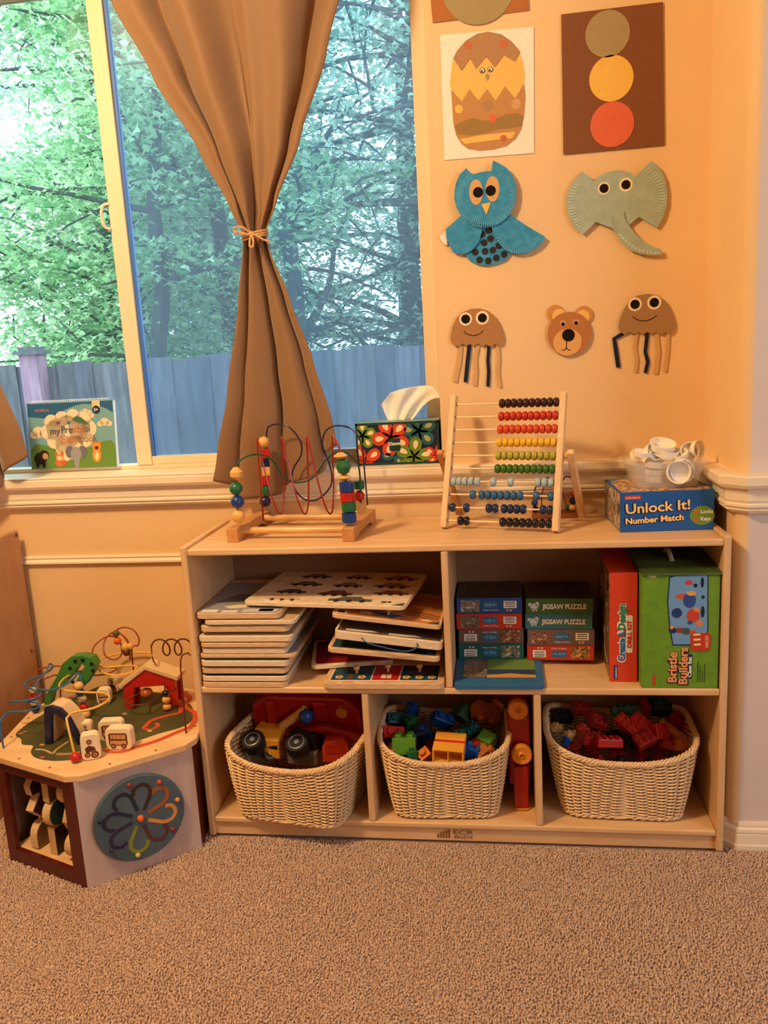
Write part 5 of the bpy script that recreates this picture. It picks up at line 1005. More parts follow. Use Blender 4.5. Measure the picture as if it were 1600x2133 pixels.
block('dark red block left of the bright red one in the right basket', DRD, (0.9436, 0.1369, 0.214), (.1, .25, .5), (4, 2), .0155, .022, group=M3)
block('black block at the back left of the right basket', BLK, (0.8816, 0.245, 0.22), (.4, .3, .5), (3, 2), .0165, .022, group=M3)
block('black block near the front centre of the right basket', BLK, (1.0347, 0.1421, 0.205), (.3, .3, .4), (2, 2), .0165, .022, group=M3)
block('dark red block under the tan plank in the right basket', DRD, (1.1274, 0.1411, 0.205), (.3, .3, .2), (3, 2), .0165, .022, group=M3)
block('red block at the far back left of the right basket', DRD, (0.931, 0.2574, 0.235), (.3, .3, .4), (3, 2), .0165, .024, group=M3)
block('orange block half buried at the right front rim of the right basket', ORG, (1.1516, 0.1269, 0.205), (.4, .2, .3), (2, 1), .0165, .022, group=M3)
block('dark red block at the back right of the right basket', DRD, (1.1653, 0.2096, 0.222), (.4, .6, .3), (3, 2), .0165, .024, group=M3)
# buried layer that fills the baskets
R = random.Random(41)
for (bx_, by_, rz_, cols, grp, u, nm) in ((.5845, .145, .045, [(DGR, 'dark green'), (BLU, 'blue'), (DRD, 'dark red'), (TEAL, 'teal')], M2, .034, 'middle'), (1.010, .160, -.03, [(DRD, 'dark red'), (BLK, 'black'), (RED, 'red')], M3, .026, 'right')):
    for ix in range(-2, 3):
        for iy in range(-2, 3):
            if abs(ix) == 2 and abs(iy) == 2: continue
            c = cols[(ix * 3 + iy * 5) % len(cols)]
            block('%s block buried in row %s, column %s of the heap in the %s basket' % (c[1], 'five four three two one'.split()[iy + 2], 'one two three four five'.split()[ix + 2], nm), c[0], (bx_ + ix * .054, by_ + iy * .046, .150 + R.uniform(-.006, .01) + .008 * (iy > 0)), (R.uniform(-.4, .4), R.uniform(-.4, .4), R.uniform(0, 3)), (2, 1), u * .8, u * .9, group='buried ' + grp)
# shiny blue toy in the right basket
o_ = (1.1282, 0.2612, 0.245)
sb = thing('foil_toy', 'shiny pale blue toy glinting at the back of the right basket', 'toy', o_, (.5, .3, .4)); M_foil = mat('blue_foil', (70, 130, 190), .12, metal=.8)
gf = G()
for i in range(5): gf.tube([(-.02 + .010 * i, -.02, .004 * (i % 2)), (-.018 + .010 * i, .0, .010 + .004 * (i % 2)), (-.02 + .010 * i, .02, .004 * (i % 2))], .006, 6)
part('foil_body', gf, M_foil, sb, smooth=True); part('foil_core', G().box(-.024, .024, -.022, .022, -.02, 0), mat('foil_dark', (20, 26, 40), .3), sb, bev=.003)

# ------------------------------------------------------------------ trucks in the left basket
def wheel(par, c, ax, r, w, mt, mh, name='wheel'):
    M = Matrix.Translation(c) @ Vector(ax).to_track_quat('Z', 'Y').to_matrix().to_4x4()
    o = part(name, G().lathe([(r * .55, -w / 2), (r * .9, -w / 2), (r, -w * .3), (r, w * .3), (r * .9, w / 2), (r * .66, w / 2)], 22, M), mt, par, smooth=True)
    part('hub', G().lathe([(r * .68, w * .30), (r * .68, w * .50), (r * .60, w * .53), (r * .52, w * .46), (r * .26, w * .44), (r * .20, w * .52), (r * .02, w * .54)], 20, M), mh, o, smooth=True); return o
M_tyre = mat('tyre_black', (24, 22, 24), .55); M_hub = mat('hub_silver', (150, 144, 142), .35, metal=.4); M_tyel = plas((232, 158, 40)); M_tgry = plas((120, 110, 100))
o_ = (0.1253, 0.0919, 0.205)
t = thing('toy_truck', 'yellow toy truck with black wheel and silver hub in the left basket', 'toy truck', (o_[0], o_[1] + .03, .190), (0, 0, -.10), 'trucks in the left basket')
part('cab', G().prism([(-.045, -.02), (-.045, .030), (-.020, .050), (.040, .050), (.046, .030), (.046, -.02)], -.036, .036, lambda u, v, d: (d + .012, u + .015, v)), M_tyel, t, bev=.003); part('roof_slot', G().box(-.008, .030, .028, .040, .0495, .0505), M_black, t); part('chassis', G().box(-.050, .02, -.03, .0, -.035, .004), M_tgry, t, bev=.004)
wheel(t, (-.016, -.034, .024), (-.05, -.50, .86), .0300, .034, M_tyre, M_hub); wheel(t, (.02, -.020, -.010), (.3, -.8, .5), .02, .02, M_tyre, M_hub); part('axle', G().cyl((.0, -.02, .010), (.045, -.025, .012), .008), M_black, t, smooth=True)
o_ = (0.2282, 0.0951, 0.205)
t = thing('toy_truck', 'black toy truck with black wheel and silver hub in the left basket', 'toy truck', (o_[0], o_[1] + .03, .186), (0, 0, -.12), 'trucks in the left basket')
part('cab', G().box(-.036, .036, -.02, .06, -.02, .044), plas((44, 32, 30)), t, bev=.004); part('chassis', G().box(-.040, .040, -.03, -.005, -.035, .002), M_tgry, t, bev=.004)
wheel(t, (-.004, -.036, .022), (-.02, -.50, .86), .0310, .036, M_tyre, M_hub)
o_ = (0.3093, 0.1067, 0.205)
t = thing('toy_wagon', 'orange red plastic wagon in the right of the left basket', 'toy', (o_[0], o_[1] + .02, .190), (0, 0, .15))
part('wagon_body', G().prism([(-.034, -.03), (.034, -.03), (.032, .012), (.022, .032), (-.026, .026), (-.034, .010)], -.03, .045, lambda u, v, d: (u, d, v)), plas((206, 66, 38)), t, bev=.003); part('wagon_panel', G().box(-.024, .022, -.0312, -.030, -.006, .018), plas((188, 52, 30)), t)
# big red vehicle at the back of the left basket
t = thing('toy_car', 'big red plastic car with yellow bar lying at the back of the left basket', 'toy car', (.236, .205, .245), (.20, 0, -.06)); MR = mat('car_red', (170, 22, 16), .3, coat=.3)
part('car_body', G().prism([(-.135, -.06), (-.150, .0), (-.145, .055), (-.10, .085), (.10, .085), (.142, .05), (.148, -.01), (.13, -.06)], -.055, .055, lambda u, v, d: (u, d, v)), MR, t, bev=.008, seg=3)
part('bumper', G().tube(smoothpts([(-.148, -.060, -.035), (-.07, -.068, -.022), (.0, -.068, -.012), (.05, -.068, .002), (.10, -.068, -.012), (.146, -.060, -.025)], 6), .014, 10), MR, t, smooth=True)
part('ridge', G().box(-.105, -.078, -.064, -.05, .0, .075), MR, t, bev=.005); part('ridge', G().box(.02, .06, -.064, -.05, .02, .075), MR, t, bev=.005)
part('yellow_bar', G().cyl((-.062, -.078, .010), (.006, -.070, .060), .0115, n=14), plas((222, 168, 76)), t, smooth=True); part('blue_knob', G().ball((.008, -.080, .046), .019, 14, 1.0), plas((26, 74, 150)), t, smooth=True); part('yellow_hub', G().cyl((.098, -.070, .050), (.098, -.052, .050), .0145, n=20), plas((206, 140, 60)), t, smooth=True)
# red truck standing on end beside the middle basket
t = thing('toy_truck', 'red toy truck with orange wheels standing on end beside the middle basket', 'toy truck', (.7695, .130, SB + .001)); 
part('truck_body', G().prism([(-.026, .05), (-.028, .22), (-.020, .262), (.018, .262), (.026, .22), (.026, .17), (.020, .13), (.026, .10), (.022, .05)], -.035, .10, lambda u, v, d: (u, d, v)), MR, t, bev=.005); part('truck_bed', G().box(-.016, .018, -.062, .05, .004, .112), MR, t, bev=.004)
part('bed_rim', G().prism(rrect(-.020, -.066, .022, .05, .014), 0, .005), plas((222, 150, 60)), t, bev=.001); part('axle', G().cyl((.004, -.035, .145), (.004, .02, .145), .006), MR, t); part('axle', G().cyl((-.002, -.035, .252), (-.002, .02, .252), .006), MR, t)
MO = plas((236, 158, 60))
for c in ((.004, -.052, .142), (-.002, -.045, .254)):
    M = Matrix.Translation(c) @ Matrix.Rotation(PI / 2, 4, 'X'); part('wheel', G().lathe([(.010, -.010), (.0235, -.010), (.0245, -.006), (.0245, .006), (.022, .0095), (.010, .0075), (.0055, .011), (.0052, .0105), (.0050, .004), (.0002, .004)], 24, M), MO, t, smooth=True)

# ================================================================== hexagonal activity centre
CS = .270; CT = .2655; PH = math.radians(8.98)
ac = thing('activity_cube', 'hexagonal wooden activity centre with wire mazes on top beside the shelf', 'toy', (-.255, .054, .002))
def hexv(s, i): a = -PI / 2 + PH + i * PI / 3; return Vector((s * math.cos(a), s * math.sin(a)))
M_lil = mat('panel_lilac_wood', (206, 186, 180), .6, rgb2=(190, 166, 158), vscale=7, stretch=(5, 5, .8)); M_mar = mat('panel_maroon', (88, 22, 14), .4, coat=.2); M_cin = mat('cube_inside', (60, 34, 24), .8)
M_top = mat('cube_top_wood', (238, 200, 148), .5, rgb2=(224, 182, 128), vscale=9, stretch=(1, 4, 1))
for i, m_ in ((0, M_lil), (1, M_mar), (2, M_lil), (3, M_mar), (4, M_lil)):
    a, b = hexv(CS, i), hexv(CS, i + 1); n_ = Vector((a.y - b.y, b.x - a.x)).normalized() * .012
    part('side_panel', G().prism([tuple(a), tuple(b), tuple(b + n_), tuple(a + n_)], 0, CT), m_, ac)
# left front panel: a frame round the shape sorter
a, b = hexv(CS, 5), hexv(CS, 0); e_ = (b - a).normalized(); L_ = (b - a).length
Fc = face((a.x, a.y, 0), (e_.x, e_.y, 0), (0, 0, 1))
for rc in (rect(0, 0, L_, .036), rect(0, CT - .026, L_, CT), rect(0, .036, .030, CT - .026), rect(L_ - .040, .036, L_, CT - .026)): part('frame_bar', G().prism(rc, -.012, 0, Fc), M_mar, ac)
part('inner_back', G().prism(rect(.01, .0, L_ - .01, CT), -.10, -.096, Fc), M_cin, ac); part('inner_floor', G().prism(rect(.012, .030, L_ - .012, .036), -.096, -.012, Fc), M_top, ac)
M_sp = mat('spinner_wood', (226, 196, 150), .55, rgb2=(206, 172, 126), vscale=20); cols = [(90, 60, 40), (50, 30, 26), (60, 96, 100), (120, 90, 60)]
def spin(u, v, poly, ci, turn):
    c = Vector(Fc(u, v, -.045)); a_ = math.atan2(e_.y, e_.x) + turn
    F = face(c, (math.cos(a_), math.sin(a_), 0), (0, 0, 1))
    o = part('spinner_shape', G().prism(poly, -.011, .011, F), M_sp, ac, bev=.0015); decal('painted_face', [(q[0] * .93, q[1] * .93) for q in poly], pr(cols[ci]), o, F, .0122, .0112)
zig = [(-.024, .034), (.0, .028), (.024, .034), (.014, .008), (.024, -.008), (.020, -.034), (-.020, -.034), (-.024, -.008), (-.012, .008)]
star = [(.030 * math.cos(PI / 2 + k * PI / 4) * (1 if k % 2 == 0 else .72), .032 * math.sin(PI / 2 + k * PI / 4) * (1 if k % 2 == 0 else .72)) for k in range(8)]
hexa = [(.028 * math.cos(k * PI / 3), .032 * math.sin(k * PI / 3)) for k in range(6)]
dome_ = [(-.026, -.032), (.026, -.032)] + [(.026 * math.cos(a_), -.005 + .034 * math.sin(a_)) for a_ in [PI * k / 10 for k in range(11)]]
tall = rect(-.022, -.036, .022, .036)
for (u, sh) in ((.072, (dome_, star, zig)), (.135, (tall, circ(0, 0, .034, 22), tall)), (.197, (circ(0, 0, .031, 22), hexa, circ(0, 0, .031, 22)))):
    c = Vector(Fc(u, 0, -.045)); part('spinner_rod', G().cyl((c.x, c.y, .036), (c.x, c.y, CT - .002), .0035, n=8), M_sp, ac)
    for k, p_ in enumerate(sh): spin(u, .072 + k * .068, p_, (k + int(u * 100)) % 4, (1.62, 1.72, 1.55)[k])
# round board with painted swirls
a, b = hexv(CS, 0), hexv(CS, 1); e_ = (b - a).normalized(); L_ = (b - a).length
Fd_ = face((a.x, a.y, 0), (e_.x, e_.y, 0), (0, 0, 1)); uc, vc, rd = L_ * .485, .137, .104
dsk = part('spinning_disc', G().prism(circ(uc, vc, rd, 48), .0, .012, Fd_), mat('disc_blue', (84, 104, 116), .6, rgb2=(68, 88, 102), vscale=14), ac, bev=.002)
sw = [(105, (34, 38, 62)), (62, (66, 38, 36)), (20, (170, 94, 44)), (-28, (218, 150, 76)), (-72, (92, 52, 48)), (-118, (136, 146, 44)), (-165, (46, 40, 70)), (150, (36, 40, 64))]
for an, c in sw:
    a_ = math.radians(an); pts = []
    for (r_, t_) in ((.020, -.05), (.040, -.02), (.060, .0), (.076, .14), (.082, .36), (.074, .58), (.060, .66)): pts.append(Vector((uc + r_ * math.cos(a_ + t_), vc + r_ * math.sin(a_ + t_), 0)))
    decal('painted_swirl', ribbon([(q.x, q.y) for q in smoothpts(pts, 5)], .0085), pr(c), dsk, Fd_, .0126, .0115)
part('peg', G().ball(Fd_(uc, vc, .013), .0085, 12), P_org, dsk, smooth=True)
for an, c in ((100, (150, 50, 40)), (55, (200, 80, 50)), (10, (226, 150, 70)), (-38, (150, 44, 34)), (-100, (216, 196, 110)), (-142, (50, 40, 70)), (165, (24, 36, 70))): q = (uc + .090 * math.cos(math.radians(an)), vc + .090 * math.sin(math.radians(an))); part('peg', G().ball(Fd_(q[0], q[1], .012), .0062, 10), paint('peg_%d' % an, c), dsk, smooth=True)
# top slab
ct = []
for i in range(6):
    p0, pm, p1 = hexv(.280, i - 1), hexv(.280, i), hexv(.280, i + 1); ct += [tuple(pm + (p0 - pm).normalized() * .022), tuple(pm + (p1 - pm).normalized() * .022)]
ZT = .2805
top = part('top_board', G().prism(ct, CT, ZT), M_top, ac, bev=.0015)
for i in range(6):
    for k in (.3, .7): q = hexv(.262, i) * (1 - k) + hexv(.262, i + 1) * k; part('screw_plug', G().prism(circ(q.x, q.y, .0035, 10), ZT, ZT + .0006), pr((150, 100, 60)), top)
FT = face((0, 0, ZT), (1, 0, 0), (0, 1, 0))
def flat(pts): return [(q[0], q[1]) for q in pts]
fld = decal('painted_field', flat(smoothpts([(-0.2129, -0.0738, 0.2805), (-0.2167, -0.0268, 0.2805), (-0.2063, 0.0422, 0.2805), (-0.1869, 0.1076, 0.2805), (-0.1624, 0.1767, 0.2805), (-0.1273, 0.2315, 0.2805), (-0.0557, 0.2139, 0.2805), (0.0523, 0.1797, 0.2805), (0.1263, 0.1463, 0.2805), (0.1783, 0.0977, 0.2805), (0.2089, 0.0357, 0.2805), (0.2046, -0.0162, 0.2805), (0.1543, -0.0601, 0.2805), (0.1262, -0.0884, 0.2805), (0.0821, -0.1231, 0.2805), (0.0459, -0.1438, 0.2805), (0.0264, -0.1826, 0.2805), (-0.0326, -0.2001, 0.2805), (-0.0879, -0.1896, 0.2805), (-0.1193, -0.1622, 0.2805), (-0.1335, -0.1299, 0.2805), (-0.1644, -0.1241, 0.2805), (-0.1842, -0.0975, 0.2805)], 5, closed=True)), mat('field_green', (84, 84, 40), .6, rgb2=(66, 66, 34), vscale=16), top, FT, .0008)
for pts, w, c in (([(0.1308, -0.1281, 0.2805), (0.1687, -0.0939, 0.2805), (0.1983, -0.0519, 0.2805), (0.2216, -0.0158, 0.2805), (0.2067, 0.051, 0.2805), (0.1603, 0.0974, 0.2805), (0.1558, 0.1468, 0.2805), (0.1168, 0.1893, 0.2805)], .013, (206, 78, 44)), ([(0.105, -0.0332, 0.2805), (0.1066, 0.0108, 0.2805), (0.1394, 0.0419, 0.2805), (0.1619, 0.0656, 0.2805), (0.1226, 0.1463, 0.2805)], .012, (206, 78, 44)), ([(0.105, -0.0332, 0.2805), (0.1251, -0.0398, 0.2805), (0.1364, -0.0179, 0.2805), (0.1233, -0.0036, 0.2805)], .009, (206, 78, 44)), ([(0.0524, -0.1436, 0.2805), (0.0845, -0.1554, 0.2805), (0.1137, -0.1481, 0.2805), (0.1308, -0.1281, 0.2805)], .011, (206, 96, 50)), ([(-0.1153, -0.1491, 0.2805), (-0.0902, -0.1515, 0.2805), (-0.0614, -0.1666, 0.2805), (-0.0623, -0.1473, 0.2805), (-0.0541, -0.1073, 0.2805)], .006, (190, 160, 110)), ([(-0.0499, -0.1694, 0.2805), (-0.0206, -0.1684, 0.2805), (0.0036, -0.1581, 0.2805)], .010, (176, 140, 96))):
    decal('painted_track', ribbon([(q.x, q.y) for q in smoothpts([(p_[0], p_[1], 0) for p_ in pts], 5)], w), pr(c), fld, FT, .0012)
for (x_, y_, c) in (((-0.0767, -0.1861) + ((206, 90, 50),)), ((-0.1119, -0.1259) + ((214, 140, 70),)), ((-0.2011, -0.0699) + ((190, 150, 100),)), ((-0.197, -0.0591) + ((206, 90, 50),)), ((0.017, 0.047) + ((226, 150, 80),)), ((0.1265, -0.0468) + ((226, 180, 120),))): decal('painted_fish', circ(x_, y_, .0065, 12, .004), pr(c), fld, FT, .0014)
# wires
def rise(foot, pts): return [foot, (foot[0], foot[1], foot[2] + .03), (foot[0] * .5 + pts[0][0] * .5, foot[1] * .5 + pts[0][1] * .5, pts[0][2] - .018)] + pts
W_b = mat('wire_sky_blue', (44, 108, 160), .3, coat=.3); W_y = mat('wire_yellow', (244, 190, 84), .3, coat=.3); W_r = mat('wire_rust', (166, 66, 28), .3, coat=.3); W_d = mat('wire_maroon', (92, 26, 18), .3, coat=.3); W_n = mat('wire_umber', (98, 60, 36), .3, coat=.3)
f_ = (-0.2009, -0.1439, 0.2805)
bw = [(-0.1976, -0.1078, 0.356), (-0.1568, -0.1011, 0.356), (-0.1375, -0.08, 0.356), (-0.1485, -0.0589, 0.356), (-0.1903, -0.0458, 0.356), (-0.2317, -0.048, 0.356)] + [(-0.1929, -0.0575, 0.362), (-0.168, -0.04, 0.362), (-0.1725, -0.0081, 0.362), (-0.2061, 0.0119, 0.362), (-0.2438, 0.0366, 0.362), (-0.2549, 0.0623, 0.362), (-0.2432, 0.0932, 0.362), (-0.2327, 0.1342, 0.362)] + [(-0.2239, 0.1421, 0.374), (-0.2417, 0.1563, 0.374), (-0.2192, 0.1005, 0.374), (-0.2011, 0.0218, 0.374), (-0.1717, -0.0127, 0.374), (-0.1347, -0.0147, 0.374), (-0.1186, 0.0143, 0.374), (-0.1163, 0.0568, 0.374), (-0.1129, 0.0814, 0.374)]
wire('wire', [f_, (f_[0], f_[1], .33), (f_[0] + .004, f_[1] + .002, .352)] + bw + [(-0.073, 0.0203, 0.2805)], W_b, ac, .0025, 6)
f_ = (0.0136, -0.1966, 0.2805)
yw = [(-0.0051, -0.1815, 0.365), (-0.0221, -0.1476, 0.365), (-0.0195, -0.1248, 0.365), (0.0157, -0.1024, 0.365), (0.0314, -0.0665, 0.365), (0.0251, -0.0343, 0.365), (-0.0024, -0.0126, 0.365), (-0.0539, -0.0085, 0.365), (-0.114, 0.0037, 0.365), (-0.1459, 0.0349, 0.365), (-0.1561, 0.0867, 0.365), (-0.1343, 0.1301, 0.365), (-0.0774, 0.1525, 0.365), (-0.0124, 0.1677, 0.365), (0.0118, 0.1528, 0.365), (0.0118, 0.1235, 0.365), (-0.0217, 0.1, 0.365), (-0.0684, 0.1194, 0.365), (-0.1079, 0.1647, 0.365), (-0.1216, 0.2179, 0.365), (-0.089, 0.256, 0.365), (-0.0222, 0.266, 0.365), (0.0132, 0.2526, 0.365), (0.0345, 0.2079, 0.365)]
wire('wire', [f_] + yw + [(0.0712, 0.1008, 0.345)], W_y, ac, .0027, 6)
hp = [(-0.0134, 0.17, 0.3819), (-0.0195, 0.17, 0.4254), (-0.0518, 0.17, 0.4556), (-0.0767, 0.17, 0.4388), (-0.0755, 0.17, 0.4029), (-0.0529, 0.17, 0.3857), (-0.0384, 0.17, 0.3952), (-0.0472, 0.17, 0.4312), (-0.0761, 0.17, 0.4437), (-0.1075, 0.17, 0.4219), (-0.11, 0.17, 0.3877), (-0.094, 0.17, 0.3629), (-0.0626, 0.17, 0.3533)]; hp = [(a, b + .018 * math.sin(i * 1.1), c) for i, (a, b, c) in enumerate(hp)]
h2 = [(-0.0168, 0.18, 0.4235), (-0.0311, 0.18, 0.4463), (-0.0485, 0.18, 0.4596), (-0.0264, 0.18, 0.4696), (0.0011, 0.18, 0.4623), (0.0142, 0.18, 0.4385), (0.0091, 0.18, 0.4178), (-0.009, 0.18, 0.4095)]
wire('wire', hp + [(-0.0579, 0.1639, 0.352), (-0.0838, 0.1317, 0.352), (-0.1339, 0.1405, 0.352), (-0.182, 0.1728, 0.352), (-0.2461, 0.1965, 0.352), (-0.2836, 0.1724, 0.352), (-0.2764, 0.1351, 0.352), (-0.2333, 0.1063, 0.352), (-0.2027, 0.1264, 0.352)] + [(-0.2132, 0.1411, 0.2805)], W_r, ac, .0022, 6); wire('wire', h2 + [(h2[-1][0] - .004, h2[-1][1], .33), (h2[-1][0] - .006, h2[-1][1] - .01, ZT)], W_r, ac, .0022, 6)
c0 = (0.1018, 0.1, 0.435); c1 = (0.1913, 0.1, 0.4492)
coil = [(c0[0] + (c1[0] - c0[0]) * k / 40 - .017 * math.cos(2 * PI * k / 14), c0[1] + .004 * k / 40, (c0[2] + c1[2]) / 2 + .022 * math.sin(2 * PI * k / 14)) for k in range(41)]
q = (0.1221, 0.0492, 0.2805)
wire('wire', coil + [(c1[0] - .004, c1[1] - .06, c1[2] - .02), (0.223 - .006, -0.0547 + .02, .345), (0.223, -0.0547, 0.2805)], W_d, ac, .0022, 4)
wire('wire', [coil[0], (coil[0][0] + .012, coil[0][1] - .02, coil[0][2] - .03)] + [(0.0699, 0.1727, 0.36), (0.0653, 0.206, 0.36), (0.1167, 0.1361, 0.36), (0.1692, 0.0333, 0.36)] + [(0.1035, 0.0855, 0.315), (0.0886, 0.0367, 0.315), (0.0497, 0.0281, 0.315), (0.0245, 0.0516, 0.315), (0.0528, 0.1015, 0.315)] + [(0.0831, 0.0484, 0.2805)], W_n, ac, .0020, 6)
part('wire_post', G().cyl((0.1247, 0.0688, 0.2805), (0.1247, 0.0688, 0.3555), .0018, n=7), W_n, ac)
# beads on the wires
q = Vector((-0.0737, 0.0203, 0.2805))
for dz, r_, m_, sz in ((.0115, .0120, P_nat, .95), (.033, .0125, P_red, .8), (.053, .0125, paint('cream', (200, 176, 130)), .8), (.071, .0120, P_blue, .7), (.089, .0125, P_nat, .9)): ballbead('bead', ac, (q.x - dz * .12, q.y, ZT + dz), r_, m_, sz)
q = Vector((0.1247, 0.0688, 0.2805))
for dz, r_, m_ in ((.0115, .0115, P_nat), (.031, .0115, P_nat), (.049, .0095, P_navy)): ballbead('bead', ac, (q.x, q.y, ZT + dz), r_, m_, .85)
q = (0.0178, -0.2044, 0.2805); hb = part('bead', G().ball((0, 0, 0), .0125, 14, .95), P_red, ac, smooth=True, loc=(q[0], q[1], ZT + .0125))
for c_, r_, m_ in zip([(-0.0416, 0.165, 0.4574), (-0.0403, 0.165, 0.4367), (-0.0197, 0.165, 0.4198), (-0.0044, 0.165, 0.4216), (-0.0178, 0.165, 0.4047)], (.0095, .0105, .011, .0095, .011), (paint('olive_bead', (90, 84, 44)), P_org, P_nat, P_nat, paint('umber_bead', (96, 48, 28)))): ballbead('bead', ac, c_, r_, m_)
q = Vector((-0.2312, 0.0496, 0.2805))
for dz, m_ in ((.011, P_navy), (.029, paint('cream', (200, 176, 130))), (.046, P_red), (.063, paint('cream', (200, 176, 130)))): ballbead('bead', ac, (q.x - .001 * dz, q.y, ZT + dz), .0115, m_, .8)
part('wire_post', G().cyl((q.x, q.y, ZT), (q.x, q.y, ZT + .082), .0018, n=7), W_b, ac)
# green arch, navy tunnel, red house
def slab(name, pts, depth, m, bev=.0015): # outline on an upright plane, extruded towards the back
    y0_ = pts[0][1]; return part(name, G().prism([(q[0], q[2]) for q in pts], y0_, y0_ + depth, lambda u, v, d: (u, d, v)), m, ac, bev=bev)
M_ga = paint('leaf_green', (62, 128, 52)); yk = 0.0984
ga = slab('green_arch', [(-0.2376, 0.0984, 0.2767), (-0.2344, 0.0984, 0.2995), (-0.2129, 0.0984, 0.3299), (-0.1894, 0.0984, 0.3619), (-0.1694, 0.0984, 0.3973), (-0.1404, 0.0984, 0.4176), (-0.1102, 0.0984, 0.4202), (-0.085, 0.0984, 0.4139), (-0.0744, 0.0984, 0.3955), (-0.085, 0.0984, 0.3714), (-0.1118, 0.0984, 0.3378), (-0.135, 0.0984, 0.319), (-0.1493, 0.0984, 0.3302), (-0.1252, 0.0984, 0.3639), (-0.1068, 0.0984, 0.3899), (-0.1149, 0.0984, 0.3992), (-0.1254, 0.0984, 0.3899), (-0.1482, 0.0984, 0.3601), (-0.1739, 0.0984, 0.3376), (-0.1909, 0.0984, 0.3243), (-0.2117, 0.0984, 0.311), (-0.2235, 0.0984, 0.2768)], .030, M_ga)
for q in [(-0.1302, 0.0984, 0.4047), (-0.1089, 0.0984, 0.4073), (-0.0853, 0.0984, 0.3973), (-0.1478, 0.0984, 0.3851), (-0.0837, 0.0984, 0.3781), (-0.1455, 0.0984, 0.347), (-0.1258, 0.0984, 0.3452)]: part('dot', G().prism(circ(q[0], q[2], .0052, 14), q[1] - .0012, q[1], lambda u, v, d: (u, d, v)), M_black, ga)
na = slab('navy_tunnel', [(-0.1071, -0.1236, 0.2805), (-0.0956, -0.1236, 0.3748), (-0.0787, -0.1236, 0.3793), (-0.056, -0.1236, 0.3728), (-0.0356, -0.1236, 0.3501), (-0.0205, -0.1236, 0.3131), (-0.0114, -0.1236, 0.2751), (-0.0222, -0.1236, 0.275), (-0.0327, -0.1236, 0.3096), (-0.0471, -0.1236, 0.3399), (-0.0648, -0.1236, 0.3583), (-0.0789, -0.1236, 0.3591), (-0.0893, -0.1236, 0.2807)], .012, P_navy)
slab('tunnel_body', [(a, b + .012, c) for a, b, c in [(-0.1057, -0.1236, 0.2805), (-0.0944, -0.1236, 0.3731), (-0.0789, -0.1236, 0.378), (-0.0562, -0.1236, 0.3715), (-0.0365, -0.1236, 0.3488), (-0.0212, -0.1236, 0.3124), (-0.0126, -0.1236, 0.2765), (-0.0234, -0.1236, 0.2763), (-0.0328, -0.1236, 0.3089), (-0.0473, -0.1236, 0.3385), (-0.065, -0.1236, 0.3566), (-0.0777, -0.1236, 0.3578), (-0.0886, -0.1236, 0.2807)]], .045, M_sp)
hy = 0.0768
for dy, mm in ((0, P_red), (.034, P_red)):
    slab('house_wall', [(a, b + dy, c) for a, b, c in [(0.003, 0.0768, 0.2805), (0.0073, 0.0768, 0.3458), (0.069, 0.0768, 0.3916), (0.152, 0.0768, 0.3628), (0.1499, 0.0768, 0.2935), (0.1261, 0.0768, 0.2897), (0.1319, 0.0768, 0.3264), (0.1179, 0.0768, 0.3463), (0.0358, 0.0768, 0.3405), (0.0272, 0.0768, 0.2833)]], .010, mm)
for pts in ([(-0.0078, 0.0728, 0.3475), (0.0729, 0.0728, 0.4034), (0.0736, 0.0728, 0.3914), (-0.001, 0.0728, 0.3376)], [(0.0703, 0.0728, 0.4034), (0.16, 0.0728, 0.3725), (0.1587, 0.0728, 0.3609), (0.0707, 0.0728, 0.3914)]): slab('house_roof', pts, .054, paint('roof_cream', (226, 196, 150)))
q = (0.0627, 0.0888, 0.3206); ballbead('bead', ac, q, .017, paint('copper', (170, 84, 36)), .8)
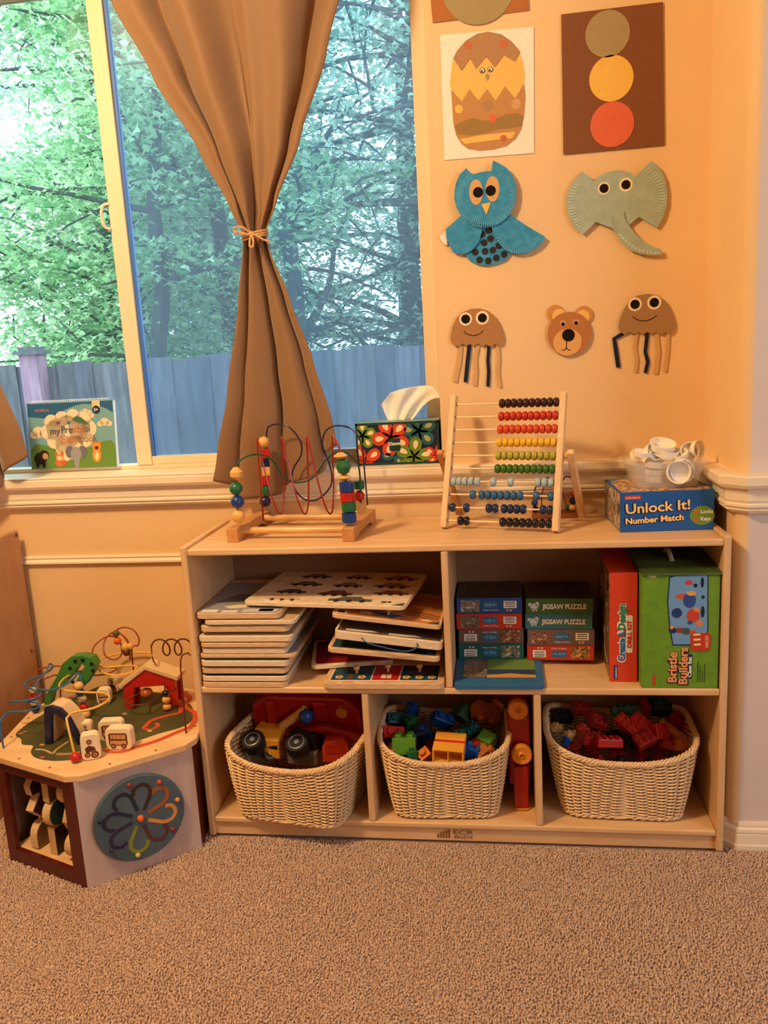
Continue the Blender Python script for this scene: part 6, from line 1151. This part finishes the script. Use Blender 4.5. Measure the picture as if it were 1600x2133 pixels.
# carved vehicle blocks
M_st = pr((98, 44, 24))
def vblock(x, y, w, h, d, rz, kind, rim=.012):
    F0 = Matrix.Translation((x, y, ZT + .0008)) @ Matrix.Rotation(rz, 4, 'Z')
    o = part('vehicle_block', G().prism(rrect(-w / 2, 0, w / 2, h, rim, 5), 0, d, lambda u, v, dd: tuple(F0 @ Vector((u, dd, v)))), mat('carved_block', (240, 218, 180), .6, var=.03, vscale=30), ac, bev=.002)
    F = face(F0 @ Vector((0, 0, 0)), F0.to_3x3() @ Vector((1, 0, 0)), (0, 0, 1))
    def dd(poly, m=M_st, e=.0008): decal('stamped_picture', poly, m, o, F, e)
    if kind == 'bus':
        dd(rrect(-w * .36, h * .22, w * .36, h * .78, .005)); dd(rect(-w * .31, h * .26, w * .31, h * .44), pr((206, 150, 96)), .0012); dd(rect(-w * .28, h * .52, w * .30, h * .72), pr((206, 150, 96)), .0012)
        for k in (-.2, -.05, .1): dd(rect(w * k, h * .52, w * (k + .012), h * .72), M_st, .0016)
        for k in (-.2, .2): dd(circ(w * k, h * .2, h * .11, 14), M_st, .0016); dd(circ(w * k, h * .2, h * .05, 10), pr((206, 150, 96)), .002)
    else:
        for (u_, v_, r_) in ((.18, .2, .2), (-.2, .22, .15), (-.05, .72, .14)): dd(circ(w * u_, h * v_, w * r_, 14)); dd(circ(w * u_, h * v_, w * r_ * .55, 12), pr((206, 150, 96)), .0012); dd(circ(w * u_, h * v_, w * r_ * .25, 10), M_st, .0016)
        dd([(-w * .25, h * .3), (w * .25, h * .36), (w * .2, h * .5), (-w * .1, h * .58), (-w * .3, h * .48)])
q = (0.0945, -0.1455, 0.2805); vblock(q[0], q[1], .062, .054, .026, .05, 'bus')
q = (0.0544, -0.1141, 0.2805); vblock(q[0], q[1] + .012, .058, .052, .024, .15, 'bus')
q = (0.0518, -0.194, 0.2805); vblock(q[0], q[1], .042, .062, .026, .45, 'tractor')
q = (-0.0173, -0.0994, 0.2805); vblock(q[0], q[1] + .012, .030, .040, .024, .3, 'tractor')
q = (-0.0774, 0.1779, 0.2805); vblock(q[0], q[1], .036, .044, .024, -.3, 'tractor')
q = (-0.0664, 0.1014, 0.2805); vblock(q[0], q[1], .036, .044, .024, .2, 'bus')
